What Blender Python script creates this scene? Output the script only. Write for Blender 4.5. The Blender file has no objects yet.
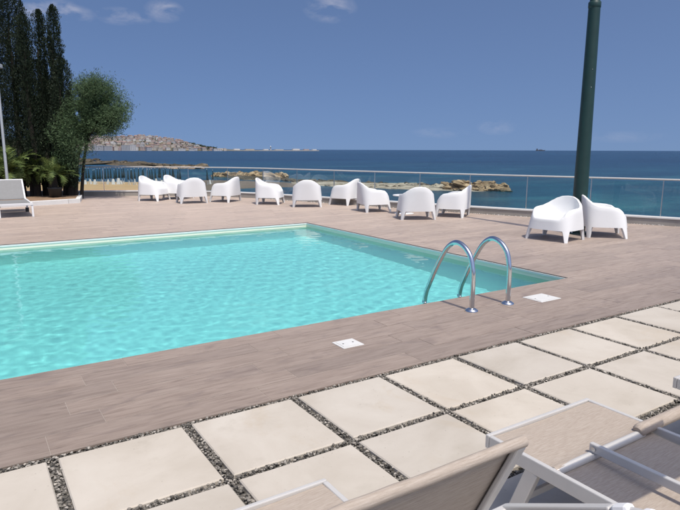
import bpy, bmesh, math, random
import numpy as np
from mathutils import Vector, Matrix, noise

R = math.radians
random.seed(7); rng = np.random.default_rng(7)
SC = bpy.context.scene
COL = SC.collection

# ------------------------------------------------------------------ camera
# world frame: X runs along the pool's near edge, Y across the pool, Z up, metres
FPX, PITCH, ROLL, YAW = 586.25, 0.177689, 0.003453, 0.573026
CAM = Vector((-0.2526, -2.9798, 1.48))
cy_, sy_ = math.cos(YAW), math.sin(YAW)
def _g(v): return Vector((v[0]*cy_ + v[1]*sy_, -v[0]*sy_ + v[1]*cy_, v[2]))
_r = Vector((1, 0, 0)); _f = Vector((0, math.cos(PITCH), -math.sin(PITCH))); _u = Vector((0, math.sin(PITCH), math.cos(PITCH)))
_r2 = _r*math.cos(ROLL) + _u*math.sin(ROLL); _u2 = -_r*math.sin(ROLL) + _u*math.cos(ROLL)
CR, CF, CU = _g(_r2), _g(_f), _g(_u2)
cam_data = bpy.data.cameras.new('camera'); cam = bpy.data.objects.new('camera', cam_data); COL.objects.link(cam)
cam.matrix_world = Matrix(((CR.x, CU.x, -CF.x, CAM.x), (CR.y, CU.y, -CF.y, CAM.y), (CR.z, CU.z, -CF.z, CAM.z), (0, 0, 0, 1)))
cam_data.sensor_width = 36; cam_data.lens = FPX/680*36
cam_data.clip_start = 0.05; cam_data.clip_end = 200000
SC.camera = cam
def ray(px, py): return CF + CR*((px-340)/FPX) + CU*((255-py)/FPX)
def at(px, py, z=0.0):
    d = ray(px, py); return CAM + d*((z-CAM.z)/d.z)
def at_depth(px, py, dist):
    d = ray(px, py); return CAM + d*(dist/math.hypot(d.x, d.y))
def height_over(p, px, py):
    d = ray(px, py); t = math.hypot(p.x-CAM.x, p.y-CAM.y)/math.hypot(d.x, d.y); return CAM.z + d.z*t

# ------------------------------------------------------------------ light
SUN_EL, SUN_AZ = R(65), math.atan2(-0.06, -1.0)      # direction to the sun, azimuth from +Y towards +X
world = bpy.data.worlds.new('World'); SC.world = world; world.use_nodes = True
wn = world.node_tree.nodes; wl = world.node_tree.links; wn.clear()
w_out = wn.new('ShaderNodeOutputWorld'); w_bg = wn.new('ShaderNodeBackground'); sky = wn.new('ShaderNodeTexSky')
sky.sky_type = 'NISHITA'; sky.sun_disc = False; sky.sun_elevation = SUN_EL; sky.sun_rotation = SUN_AZ
SKY_K, SKY_L = 0.95, 0.15
sky.altitude = 0; sky.air_density = 0.65; sky.dust_density = 3.6; sky.ozone_density = 7.0
w_bg.inputs[1].default_value = 0.15
# thin drifting clouds, the same all round the sky
tc = wn.new('ShaderNodeTexCoord'); sep = wn.new('ShaderNodeSeparateXYZ'); wl.new(tc.outputs['Generated'], sep.inputs[0])
mp = wn.new('ShaderNodeMapping'); mp.inputs['Scale'].default_value = (1, 1, 2.2); wl.new(tc.outputs['Generated'], mp.inputs[0])
ns = wn.new('ShaderNodeTexNoise'); ns.inputs['Scale'].default_value = 24; ns.inputs['Detail'].default_value = 7; ns.inputs['Roughness'].default_value = 0.58; ns.inputs['Distortion'].default_value = 0.4; wl.new(mp.outputs[0], ns.inputs[0])
rp = wn.new('ShaderNodeValToRGB'); rp.color_ramp.elements[0].position = 0.40; rp.color_ramp.elements[1].position = 0.72; wl.new(ns.outputs[0], rp.inputs[0])
def wmath(op, a, b=None):
    m = wn.new('ShaderNodeMath'); m.operation = op
    for i, v in ((0, a), (1, b)):
        if v is None: continue
        if hasattr(v, 'links'): wl.new(v, m.inputs[i])
        else: m.inputs[i].default_value = v
    return m.outputs[0]
# loose wisps: direction, half width, half height (radians), strength; some stand outside the frame
CLOUDS = [(ray(45, 9), .050, .022, .50), (ray(75, 14), .03, .014, .35), (ray(118, 16), .034, .014, .36), (ray(140, 18), .02, .01, .25), (ray(164, 11), .032, .018, .48), (ray(330, 8), .045, .024, .42), (ray(497, 127), .034, .014, .22), (ray(440, 133), .05, .010, .14), (ray(620, 137), .07, .010, .12), (ray(-60, 30), .10, .03, .5), (ray(250, -40), .09, .03, .5), (ray(760, -20), .10, .03, .5)]
for k in range(9):
    az = 1.35+k*.52+.2*math.sin(k*2.3); el = .22+.12*math.sin(k*1.7); CLOUDS.append((Vector((math.sin(az)*math.cos(el), math.cos(az)*math.cos(el), math.sin(el))), .10, .03, .5))
tot = None
for d, hw, hh, st_ in CLOUDS:
    d = d.normalized(); rt = d.cross(Vector((0, 0, 1))).normalized(); up_ = rt.cross(d)
    def dotn(vec):
        n_ = wn.new('ShaderNodeVectorMath'); n_.operation = 'DOT_PRODUCT'; wl.new(tc.outputs['Generated'], n_.inputs[0]); n_.inputs[1].default_value = vec; return n_.outputs['Value']
    q = wmath('ADD', wmath('POWER', wmath('ABSOLUTE', dotn(rt/hw)), 2.0), wmath('POWER', wmath('ABSOLUTE', dotn(up_/hh)), 2.0))
    m_ = wmath('MULTIPLY', wmath('MULTIPLY', wmath('MAXIMUM', wmath('SUBTRACT', 1.0, q), 0.0), st_), wmath('GREATER_THAN', dotn(d), 0.0))
    tot = m_ if tot is None else wmath('ADD', tot, m_)
cfac = wmath('MULTIPLY', tot, rp.outputs[0])
# a clear summer sky with little brightening at the horizon: the dome is read a little above each direction
mz = wn.new('ShaderNodeMath'); mz.operation = 'MAXIMUM'; mz.inputs[1].default_value = 0.0; wl.new(sep.outputs[2], mz.inputs[0])
lz = wn.new('ShaderNodeMath'); lz.operation = 'MULTIPLY_ADD'; lz.inputs[1].default_value = SKY_K; lz.inputs[2].default_value = SKY_L; wl.new(mz.outputs[0], lz.inputs[0])
cv = wn.new('ShaderNodeCombineXYZ'); wl.new(sep.outputs[0], cv.inputs[0]); wl.new(sep.outputs[1], cv.inputs[1]); wl.new(lz.outputs[0], cv.inputs[2])
nv = wn.new('ShaderNodeVectorMath'); nv.operation = 'NORMALIZE'; wl.new(cv.outputs[0], nv.inputs[0]); wl.new(nv.outputs[0], sky.inputs[0])
mixc = wn.new('ShaderNodeMixRGB'); mixc.inputs[2].default_value = (4.6, 4.5, 5.0, 1)
wl.new(cfac, mixc.inputs[0]); wl.new(sky.outputs[0], mixc.inputs[1])
wl.new(mixc.outputs[0], w_bg.inputs[0]); wl.new(w_bg.outputs[0], w_out.inputs[0])

sun_d = bpy.data.lights.new('sun', 'SUN'); sun_o = bpy.data.objects.new('sun', sun_d); COL.objects.link(sun_o)
sun_d.energy = 3.4; sun_d.angle = R(0.53); sun_d.color = (1.0, 0.925, 0.815)
to_sun = Vector((math.sin(SUN_AZ)*math.cos(SUN_EL), math.cos(SUN_AZ)*math.cos(SUN_EL), math.sin(SUN_EL)))
sun_o.rotation_euler = to_sun.to_track_quat('Z', 'Y').to_euler(); sun_o.location = (0, -5, 20)
sun_d.cycles.is_caustics_light = True
SC.view_settings.view_transform = 'Standard'; SC.view_settings.look = 'None'; SC.view_settings.gamma = 1.0
SC.view_settings.exposure = -0.02; SC.view_settings.use_curve_mapping = False
SC.cycles.caustics_refractive = True; SC.cycles.caustics_reflective = False
SC.cycles.max_bounces = 10; SC.cycles.transparent_max_bounces = 24; SC.cycles.sample_clamp_indirect = 4.0
SC.cycles.use_denoising = True

# ------------------------------------------------------------------ materials
MATS = {}
class NT:
    def __init__(self, name):
        self.m = bpy.data.materials.new(name); self.m.use_nodes = True
        self.n = self.m.node_tree.nodes; self.l = self.m.node_tree.links
        self.b = self.n['Principled BSDF']; self.out = self.n['Material Output']; MATS[name] = self.m
    def new(self, t, **kw):
        x = self.n.new('ShaderNode'+t)
        for k, v in kw.items(): setattr(x, k, v)
        return x
    def link(self, a, b): self.l.new(a, b)
    def pos(self, scale=(1, 1, 1), obj=False, rot=(0, 0, 0)):
        g = self.new('TexCoord').outputs['Object'] if obj else self.new('NewGeometry').outputs['Position']
        m = self.new('Mapping'); m.inputs['Scale'].default_value = scale; m.inputs['Rotation'].default_value = rot; self.link(g, m.inputs[0]); return m
    def noise(self, vec, scale, detail=4, rough=0.55, dist=0.0):
        n = self.new('TexNoise'); n.inputs['Scale'].default_value = scale; n.inputs['Detail'].default_value = detail
        n.inputs['Roughness'].default_value = rough; n.inputs['Distortion'].default_value = dist
        self.link(vec.outputs[0], n.inputs['Vector']); return n
    def ramp(self, fac, stops):
        r = self.new('ValToRGB'); e = r.color_ramp.elements
        while len(e) < len(stops): e.new(0.5)
        for i, (p, c) in enumerate(stops): e[i].position = p; e[i].color = (*c, 1) if len(c) == 3 else c
        self.link(fac, r.inputs[0]); return r
    def mix(self, fac, a, b, mode='MIX'):
        m = self.new('MixRGB', blend_type=mode)
        for i, v in ((0, fac), (1, a), (2, b)):
            if hasattr(v, 'links'): self.link(v, m.inputs[i])
            elif isinstance(v, (int, float)): m.inputs[i].default_value = v
            else: m.inputs[i].default_value = (*v, 1)
        return m.outputs[0]
    def math(self, op, a, b=0.0, clamp=False):
        m = self.new('Math', operation=op, use_clamp=clamp)
        for i, v in ((0, a), (1, b)):
            if hasattr(v, 'links'): self.link(v, m.inputs[i])
            else: m.inputs[i].default_value = v
        return m.outputs[0]
    def rand(self):
        # one number per piece, whether the piece is an object or an island of a joined mesh
        a = self.new('ObjectInfo').outputs['Random']; b = self.new('NewGeometry').outputs['Random Per Island']
        return self.math('FRACT', self.math('ADD', self.math('MULTIPLY', a, 7.13), b))
    def color(self, c):
        if hasattr(c, 'links'): self.link(c, self.b.inputs['Base Color'])
        else: self.b.inputs['Base Color'].default_value = (*c, 1)
    def set(self, rough=None, metal=None, spec=None):
        if rough is not None: self.b.inputs['Roughness'].default_value = rough
        if metal is not None: self.b.inputs['Metallic'].default_value = metal
        if spec is not None: self.b.inputs['Specular IOR Level'].default_value = spec
    def bump(self, h, strength=0.3, dist=0.01):
        b = self.new('Bump'); b.inputs['Strength'].default_value = strength; b.inputs['Distance'].default_value = dist
        self.link(h, b.inputs['Height']); self.link(b.outputs[0], self.b.inputs['Normal']); return b

def simple(name, c, rough=0.5, metal=0.0, spec=0.5, var=0.0, vscale=8.0, bump=0.0, bscale=60.0, bdist=0.004):
    t = NT(name); t.set(rough, metal, spec)
    if var:
        n = t.noise(t.pos(), vscale, 5)
        t.color(t.mix(n.outputs[0], tuple(max(0, x*(1-var)) for x in c), tuple(min(1, x*(1+var)) for x in c)))
    else: t.color(c)
    if bump: t.bump(t.noise(t.pos(), bscale, 4).outputs[0], bump, bdist)
    return t.m

def m_plank():
    t = NT('wood_look_plank'); rnd = t.rand()
    off = t.new('CombineXYZ'); t.link(t.math('MULTIPLY', rnd, 37.0), off.inputs[0]); t.link(t.math('MULTIPLY', rnd, 91.0), off.inputs[1])
    add = t.new('VectorMath', operation='ADD'); t.link(t.new('NewGeometry').outputs['Position'], add.inputs[0]); t.link(off.outputs[0], add.inputs[1])
    mpn = t.new('Mapping'); mpn.inputs['Scale'].default_value = (1.6, 16, 1); t.link(add.outputs[0], mpn.inputs[0])
    grain = t.noise(mpn, 2.2, 7, 0.62, 0.6)
    mp2 = t.new('Mapping'); mp2.inputs['Scale'].default_value = (2.2, 5, 1); t.link(add.outputs[0], mp2.inputs[0])
    knot = t.noise(mp2, 1.6, 3, 0.5, 0.8)
    base = t.ramp(grain.outputs[0], [(0.28, (0.176, 0.130, 0.105)), (0.48, (0.262, 0.203, 0.170)), (0.72, (0.322, 0.257, 0.219))])
    c = t.mix(t.ramp(knot.outputs[0], [(0.56, (0, 0, 0)), (0.78, (0.75, 0.75, 0.75))]).outputs[0], base.outputs[0], (0.15, 0.115, 0.105))
    mp3 = t.new('Mapping'); mp3.inputs['Scale'].default_value = (5, 34, 1); t.link(add.outputs[0], mp3.inputs[0])
    fleck = t.noise(mp3, 1.5, 4, 0.6, 0.4)
    c = t.mix(t.ramp(fleck.outputs[0], [(0.60, (0, 0, 0)), (0.74, (0.62, 0.62, 0.62))]).outputs[0], c, (0.125, 0.092, 0.080))
    tone = t.ramp(rnd, [(0.0, (0.87, 0.895, 0.90)), (0.5, (0.965, 0.99, 0.985)), (1.0, (1.07, 1.095, 1.085))])
    c = t.mix(1.0, c, tone.outputs[0], 'MULTIPLY')
    dirt = t.noise(t.pos(), 0.55, 4, 0.6)
    c = t.mix(t.math('MULTIPLY', dirt.outputs[0], 0.30), c, (0.36, 0.30, 0.26))
    # brightening of the deck with distance, painted into the plank colour, broken by noise
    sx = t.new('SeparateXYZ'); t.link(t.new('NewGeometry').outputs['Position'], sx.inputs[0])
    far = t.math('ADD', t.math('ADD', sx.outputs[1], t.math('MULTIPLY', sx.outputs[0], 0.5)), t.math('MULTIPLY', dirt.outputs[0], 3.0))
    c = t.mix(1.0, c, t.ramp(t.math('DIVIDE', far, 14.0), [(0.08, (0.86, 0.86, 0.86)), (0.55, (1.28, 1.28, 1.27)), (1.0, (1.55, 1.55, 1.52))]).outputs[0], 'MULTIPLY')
    t.color(c); t.set(0.55, 0, 0.4); t.b.inputs['Diffuse Roughness'].default_value = 1.0
    t.bump(grain.outputs[0], 0.12, 0.003)
    return t.m
def m_tile():
    t = NT('beige_stone_tile'); rnd = t.rand()
    a = t.noise(t.pos(), 1.7, 6, 0.6, 0.5); b = t.noise(t.pos((1, 2.2, 1)), 9, 5, 0.6)
    c = t.ramp(a.outputs[0], [(0.3, (0.455, 0.41, 0.345)), (0.55, (0.535, 0.49, 0.425)), (0.75, (0.585, 0.545, 0.48))]).outputs[0]
    c = t.mix(t.math('MULTIPLY', b.outputs[0], 0.16), c, (0.42, 0.37, 0.30))
    st = t.noise(t.pos(), 3.3, 6, 0.7); c = t.mix(t.ramp(st.outputs[0], [(0.58, (0, 0, 0)), (0.76, (0.40, 0.40, 0.40))]).outputs[0], c, (0.36, 0.32, 0.26))
    c = t.mix(1.0, c, t.ramp(rnd, [(0, (0.93, 0.93, 0.93)), (1, (1.05, 1.04, 1.02))]).outputs[0], 'MULTIPLY')
    sp = t.noise(t.pos(), 55, 2, 0.5); c = t.mix(t.ramp(sp.outputs[0], [(0.70, (0, 0, 0)), (0.77, (0.5, 0.5, 0.5))]).outputs[0], c, (0.22, 0.19, 0.15))
    rs = t.noise(t.pos((1.3, 1, 1)), 1.1, 6, 0.7, 0.8); c = t.mix(t.ramp(rs.outputs[0], [(0.60, (0, 0, 0)), (0.78, (0.42, 0.42, 0.42))]).outputs[0], c, (0.42, 0.32, 0.20))
    t.color(c); t.set(0.7, 0, 0.3); t.bump(b.outputs[0], 0.1, 0.003); return t.m
def m_gravel():
    t = NT('grey_gravel'); r = t.rand()
    t.color(t.ramp(r, [(0, (0.05, 0.046, 0.04)), (0.45, (0.15, 0.138, 0.118)), (0.8, (0.27, 0.245, 0.21)), (1, (0.50, 0.46, 0.40))]).outputs[0]); t.set(0.8); return t.m
def m_sling():
    t = NT('woven_sling_fabric')
    a = t.noise(t.pos((1, 14, 14)), 22, 5, 0.7); b = t.noise(t.pos((60, 60, 60)), 6, 2, 0.5)
    c = t.ramp(a.outputs[0], [(0.28, (0.345, 0.285, 0.23)), (0.5, (0.44, 0.373, 0.31)), (0.72, (0.53, 0.465, 0.40))]).outputs[0]
    c = t.mix(t.math('MULTIPLY', b.outputs[0], 0.22), c, (0.22, 0.18, 0.15))
    t.color(c); t.set(0.75, 0, 0.25)
    w = t.new('TexWave', wave_type='BANDS', bands_direction='Y'); w.inputs['Scale'].default_value = 160; t.link(t.pos().outputs[0], w.inputs[0]); t.bump(w.outputs[1], 0.15, 0.001)
    return t.m
def m_white_plastic():
    t = NT('white_moulded_plastic'); n = t.noise(t.pos(), 2.5, 4); n2 = t.noise(t.pos((1, 1, 3)), 9, 5, 0.65)
    c = t.mix(n.outputs[0], (0.80, 0.80, 0.785), (0.85, 0.85, 0.835))
    c = t.mix(t.ramp(n2.outputs[0], [(0.6, (0, 0, 0)), (0.85, (0.35, 0.35, 0.35))]).outputs[0], c, (0.62, 0.60, 0.56))
    t.color(c); t.set(0.42, 0, 0.45); return t.m
def m_water_sea():
    t = NT('sea_water')
    big = t.noise(t.pos((0.006, 0.02, 1), rot=(0, 0, YAW)), 1.0, 6, 0.6)
    near = t.noise(t.pos((0.03, 0.06, 1), rot=(0, 0, YAW)), 1.0, 5, 0.6)
    ln = t.new('VectorMath', operation='DISTANCE'); t.link(t.new('NewGeometry').outputs['Position'], ln.inputs[0]); ln.inputs[1].default_value = (CAM.x, CAM.y, -4.5)
    shore = t.ramp(t.math('DIVIDE', ln.outputs['Value'], 1000.0), [(0.0, (1, 1, 1)), (0.10, (0.9, 0.9, 0.9)), (0.32, (0, 0, 0))]).outputs[0]
    deep = t.ramp(big.outputs[0], [(0.32, (0.003, 0.024, 0.060)), (0.68, (0.008, 0.048, 0.098))]).outputs[0]
    shal = t.ramp(near.outputs[0], [(0.3, (0.007, 0.036, 0.066)), (0.52, (0.014, 0.068, 0.105)), (0.70, (0.045, 0.155, 0.175))]).outputs[0]
    t.color(t.mix(shore, deep, shal)); t.set(0.22, 0, 0.09); t.b.inputs['IOR'].default_value = 1.33
    w1 = t.noise(t.pos((0.5, 1.1, 1), rot=(0, 0, YAW)), 1.0, 6, 0.65)
    w2 = t.noise(t.pos((0.03, 0.10, 1), rot=(0, 0, YAW)), 1.0, 4, 0.6)
    t.bump(t.mix(0.5, w1.outputs[0], w2.outputs[0]), 1.0, 1.1); return t.m
def m_rock(name, stops, sc=0.8):
    t = NT(name); r = t.rand(); n = t.noise(t.pos(), sc, 7, 0.65)
    c = t.ramp(n.outputs[0], stops).outputs[0]
    c = t.mix(1.0, c, t.ramp(r, [(0, (0.6, 0.58, 0.56)), (1, (1.25, 1.2, 1.15))]).outputs[0], 'MULTIPLY')
    t.color(c); t.set(0.85, 0, 0.2); t.bump(t.noise(t.pos(), sc*3.5, 6, 0.7).outputs[0], 0.7, 0.12); return t.m
def m_leaf(name, a, b, c3, trans=0.25):
    t = NT(name); r = t.rand()
    t.color(t.ramp(r, [(0, a), (0.6, b), (1, c3)]).outputs[0]); t.set(0.6, 0, 0.25)
    tr = t.new('BsdfTranslucent'); t.link(t.ramp(r, [(0, a), (1, c3)]).outputs[0], tr.inputs[0])
    ms = t.new('MixShader'); ms.inputs[0].default_value = trans
    t.link(t.b.outputs[0], ms.inputs[1]); t.link(tr.outputs[0], ms.inputs[2]); t.link(ms.outputs[0], t.out.inputs[0]); return t.m
def m_glass():
    t = NT('clear_railing_glass'); t.n.remove(t.b)
    tr = t.new('BsdfTransparent'); tr.inputs[0].default_value = (0.90, 0.955, 0.945, 1)
    gl = t.new('BsdfGlossy'); gl.inputs['Roughness'].default_value = 0.02
    fr = t.new('Fresnel'); fr.inputs[0].default_value = 1.45
    ms = t.new('MixShader'); t.link(t.math('MULTIPLY', fr.outputs[0], 0.6), ms.inputs[0]); t.link(tr.outputs[0], ms.inputs[1]); t.link(gl.outputs[0], ms.inputs[2]); t.link(ms.outputs[0], t.out.inputs[0])
    return t.m
def m_pool_water():
    t = NT('pool_water'); t.n.remove(t.b)
    rf = t.new('BsdfRefraction'); rf.inputs['Roughness'].default_value = 0.0; rf.inputs['IOR'].default_value = 1.33; rf.inputs['Color'].default_value = (0.535, 0.995, 1.0, 1)
    gl = t.new('BsdfGlossy'); gl.inputs['Roughness'].default_value = 0.03
    fr = t.new('Fresnel'); fr.inputs[0].default_value = 1.33
    ms = t.new('MixShader'); t.link(fr.outputs[0], ms.inputs[0]); t.link(rf.outputs[0], ms.inputs[1]); t.link(gl.outputs[0], ms.inputs[2]); t.link(ms.outputs[0], t.out.inputs[0]); return t.m

M = dict(
 plank=m_plank(), tile=m_tile(), gravel=m_gravel(), sling=m_sling(), plastic=m_white_plastic(), sea=m_water_sea(), glass=m_glass(), poolwater=m_pool_water(),
 greysling=simple('grey_sling_fabric', (0.23, 0.23, 0.225), 0.8, var=0.12, vscale=20),
 grout=simple('pale_grout', (0.33, 0.285, 0.25), 0.85, var=0.15), bed=simple('dark_gravel_bed', (0.10, 0.092, 0.08), 0.9, var=0.4, vscale=40),
 alu=simple('brushed_aluminium', (0.58, 0.565, 0.54), 0.42, 0.12, var=0.06, vscale=15), whitemetal=simple('white_painted_metal', (0.78, 0.78, 0.77), 0.4, var=0.04),
 chrome=simple('polished_steel', (0.72, 0.73, 0.75), 0.12, 1.0), steel=simple('satin_steel', (0.55, 0.56, 0.57), 0.3, 1.0), cap=simple('white_plastic_cap', (0.82, 0.82, 0.82), 0.3),
 black=simple('black_plastic', (0.02, 0.02, 0.02), 0.5), dark=simple('dark_rubber', (0.03, 0.03, 0.03), 0.7),
 liner=simple('pool_liner', (0.94, 0.94, 0.91), 0.6, var=0.03, vscale=3), band=simple('beige_waterline_band', (0.90, 0.84, 0.68), 0.6, var=0.04, vscale=4), coping=simple('white_pool_coping', (0.78, 0.78, 0.74), 0.5, var=0.06, vscale=5), joint=simple('dark_joint', (0.045, 0.05, 0.05), 0.8),
 lid=simple('white_skimmer_plastic', (0.66, 0.655, 0.63), 0.5, var=0.10, vscale=14),
 wall=simple('grey_rendered_wall', (0.36, 0.335, 0.30), 0.85, var=0.22, vscale=2.5, bump=0.3), ledge=simple('white_wall_coping', (0.74, 0.73, 0.70), 0.7, var=0.10, vscale=4),
 kerb=simple('white_painted_kerb', (0.72, 0.71, 0.68), 0.8, var=0.12, vscale=6), soil=simple('dry_soil', (0.26, 0.17, 0.105), 0.95, var=0.35, vscale=5, bump=0.6, bscale=12, bdist=0.05),
 pole=simple('dark_green_painted_steel', (0.016, 0.046, 0.040), 0.42, var=0.22, vscale=7), grey=simple('pale_grey_metal', (0.50, 0.53, 0.55), 0.45, 0.3),
 bark=simple('tree_bark', (0.030, 0.024, 0.019), 0.95, var=0.4, vscale=9, bump=0.8, bscale=22, bdist=0.03),
 cypress=m_leaf('cypress_foliage', (0.018, 0.028, 0.016), (0.027, 0.041, 0.023), (0.042, 0.060, 0.033), 0.2),
 feather=m_leaf('tamarisk_foliage', (0.055, 0.092, 0.042), (0.090, 0.145, 0.066), (0.14, 0.205, 0.10), 0.25),
 frond=m_leaf('frond_foliage', (0.06, 0.095, 0.028), (0.13, 0.185, 0.055), (0.24, 0.30, 0.10), 0.25),
 sand=simple('beach_sand', (0.46, 0.30, 0.155), 0.95, var=0.22, vscale=0.35, bump=0.4, bscale=1.5, bdist=0.1), wetsand=simple('wet_brown_sand', (0.155, 0.115, 0.080), 0.7, var=0.45, vscale=0.25),
 goldrock=m_rock('golden_limestone', [(0.3, (0.16, 0.11, 0.07)), (0.5, (0.36, 0.26, 0.16)), (0.72, (0.50, 0.395, 0.27))]),
 palerock=m_rock('pale_limestone', [(0.3, (0.20, 0.17, 0.135)), (0.5, (0.36, 0.32, 0.26)), (0.72, (0.48, 0.44, 0.37))], 0.6),
 darkrock=m_rock('weedy_rock', [(0.3, (0.040, 0.038, 0.028)), (0.5, (0.095, 0.082, 0.058)), (0.72, (0.19, 0.16, 0.115))], 0.5),
 canopy=simple('dark_green_canvas', (0.014, 0.036, 0.046), 0.85, var=0.2), canvas=simple('white_canvas', (0.55, 0.54, 0.52), 0.8),
 hill=simple('hillside_scrub', (0.105, 0.095, 0.060), 0.95, var=0.5, vscale=0.03), farrock=simple('harbour_stone', (0.36, 0.35, 0.33), 0.9, var=0.2, vscale=0.05),
 ship=simple('ship_paint', (0.10, 0.11, 0.14), 0.6), wood=simple('far_foliage', (0.030, 0.042, 0.020), 0.9, var=0.5, vscale=0.08),
)

# ------------------------------------------------------------------ mesh helpers
class MB:
    def __init__(self): self.v = []; self.f = []; self.sm = []
    def add(self, vs, fs, smooth=False):
        o = len(self.v); self.v += [tuple(p) for p in vs]; self.f += [tuple(i+o for i in q) for q in fs]; self.sm += [smooth]*len(fs); return self
    def box(self, x0, x1, y0, y1, z0, z1, mat=None):
        p = [(x, y, z) for z in (z0, z1) for y in (y0, y1) for x in (x0, x1)]
        if mat is not None: p = [mat @ Vector(q) for q in p]
        return self.add(p, [(0, 2, 3, 1), (4, 5, 7, 6), (0, 1, 5, 4), (2, 6, 7, 3), (0, 4, 6, 2), (1, 3, 7, 5)])
    def bar(self, a, b, w, h, up=(0, 0, 1)):
        a, b = Vector(a), Vector(b); d = (b-a).normalized(); s = d.cross(Vector(up)).normalized(); t = s.cross(d)
        p = [c + s*(w/2*i) + t*(h/2*j) for c in (a, b) for j in (-1, 1) for i in (-1, 1)]
        return self.add(p, [(0, 2, 3, 1), (4, 5, 7, 6), (0, 1, 5, 4), (2, 6, 7, 3), (0, 4, 6, 2), (1, 3, 7, 5)])
    def tube(self, path, rad, n=12, caps=True):
        path = [Vector(p) for p in path]; k = len(path); rads = rad if hasattr(rad, '__len__') else [rad]*k
        vs = []; prev = None
        for i, p in enumerate(path):
            d = (path[min(i+1, k-1)] - path[max(i-1, 0)]).normalized()
            if prev is None: a = d.orthogonal().normalized()
            else: a = (prev - d*prev.dot(d)); a = a.normalized() if a.length > 1e-6 else d.orthogonal().normalized()
            prev = a; b = d.cross(a)
            vs += [p + (a*math.cos(2*math.pi*j/n) + b*math.sin(2*math.pi*j/n))*rads[i] for j in range(n)]
        fs = [(i*n+j, i*n+(j+1) % n, (i+1)*n+(j+1) % n, (i+1)*n+j) for i in range(k-1) for j in range(n)]
        self.add(vs, fs, True)
        if caps: self.add(vs[:n], [tuple(range(n))[::-1]]); self.add(vs[-n:], [tuple(range(n))])
        return self
    def lathe(self, prof, c=(0, 0, 0), n=20):
        vs = [(c[0]+r*math.cos(2*math.pi*j/n), c[1]+r*math.sin(2*math.pi*j/n), c[2]+z) for r, z in prof for j in range(n)]
        return self.add(vs, [(i*n+j, i*n+(j+1) % n, (i+1)*n+(j+1) % n, (i+1)*n+j) for i in range(len(prof)-1) for j in range(n)], True)
    def mesh(self, name):
        m = bpy.data.meshes.new(name); m.from_pydata(self.v, [], self.f); m.polygons.foreach_set('use_smooth', self.sm); m.update(); return m
    def build(self, name, mat, parent=None, bevel=0.0):
        o = link(name, self.mesh(name), mat, parent)
        if bevel:
            b = o.modifiers.new('bevel', 'BEVEL'); b.width = bevel; b.segments = 2; b.limit_method = 'ANGLE'
        return o
def link(name, me, mat=None, parent=None, loc=(0, 0, 0)):
    o = bpy.data.objects.new(name, me); COL.objects.link(o)
    if mat is not None and not me.materials: me.materials.append(mat)
    o.location = loc
    if parent is not None: o.parent = parent
    return o
def tag(o, label=None, cat=None, group=None, kind=None):
    for k, v in (('label', label), ('category', cat), ('group', group), ('kind', kind)):
        if v: o[k] = v
    return o
def empty(name, loc, label, cat, group=None, rz=0.0):
    o = bpy.data.objects.new(name, None); COL.objects.link(o); o.location = loc; o.rotation_euler = (0, 0, rz); o.empty_display_size = 0.1
    return tag(o, label, cat, group)
def clone(o, parent=None):
    c = o.copy(); COL.objects.link(c); c.parent = parent
    for ch in list(o.children): clone(ch, c)
    return c
def np_mesh(name, V, F, mat, smooth=False):
    me = bpy.data.meshes.new(name); V = np.asarray(V, dtype=np.float32); F = np.asarray(F, dtype=np.int32); k = F.shape[1]
    me.vertices.add(len(V)); me.vertices.foreach_set('co', V.ravel()); me.loops.add(F.size); me.loops.foreach_set('vertex_index', F.ravel())
    me.polygons.add(len(F)); me.polygons.foreach_set('loop_start', np.arange(0, F.size, k, dtype=np.int32))
    me.polygons.foreach_set('use_smooth', np.full(len(F), smooth)); me.update(calc_edges=True); me.materials.append(mat); return me
def leaf_quads(P, D, L, W):
    # one small blade per point: P centres, D directions, L lengths, W widths
    n = len(P); rnd = rng.normal(size=(n, 3)); S = np.cross(D, rnd); S /= np.linalg.norm(S, axis=1, keepdims=True)+1e-9
    L = np.asarray(L).reshape(-1, 1); W = np.asarray(W).reshape(-1, 1)
    V = np.stack([P-D*L/2, P+S*W/2, P+D*L/2, P-S*W/2], axis=1).reshape(-1, 3)
    return V, np.arange(4*n).reshape(-1, 4)
ROCKS = []
def rock_mesh(name, mat, seed, sub=2, flat=1.0, chip=0.35):
    bm = bmesh.new(); bmesh.ops.create_icosphere(bm, subdivisions=sub, radius=1)
    for v in bm.verts:
        d = 1 + chip*noise.noise(v.co*1.1+Vector((seed*7.3, 0, 0))) + 0.5*chip*noise.noise(v.co*2.6+Vector((seed, 9, 0)))
        v.co *= d; v.co.z *= flat
    me = bpy.data.meshes.new(name); bm.to_mesh(me); bm.free(); me.materials.append(mat); return me

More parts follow.
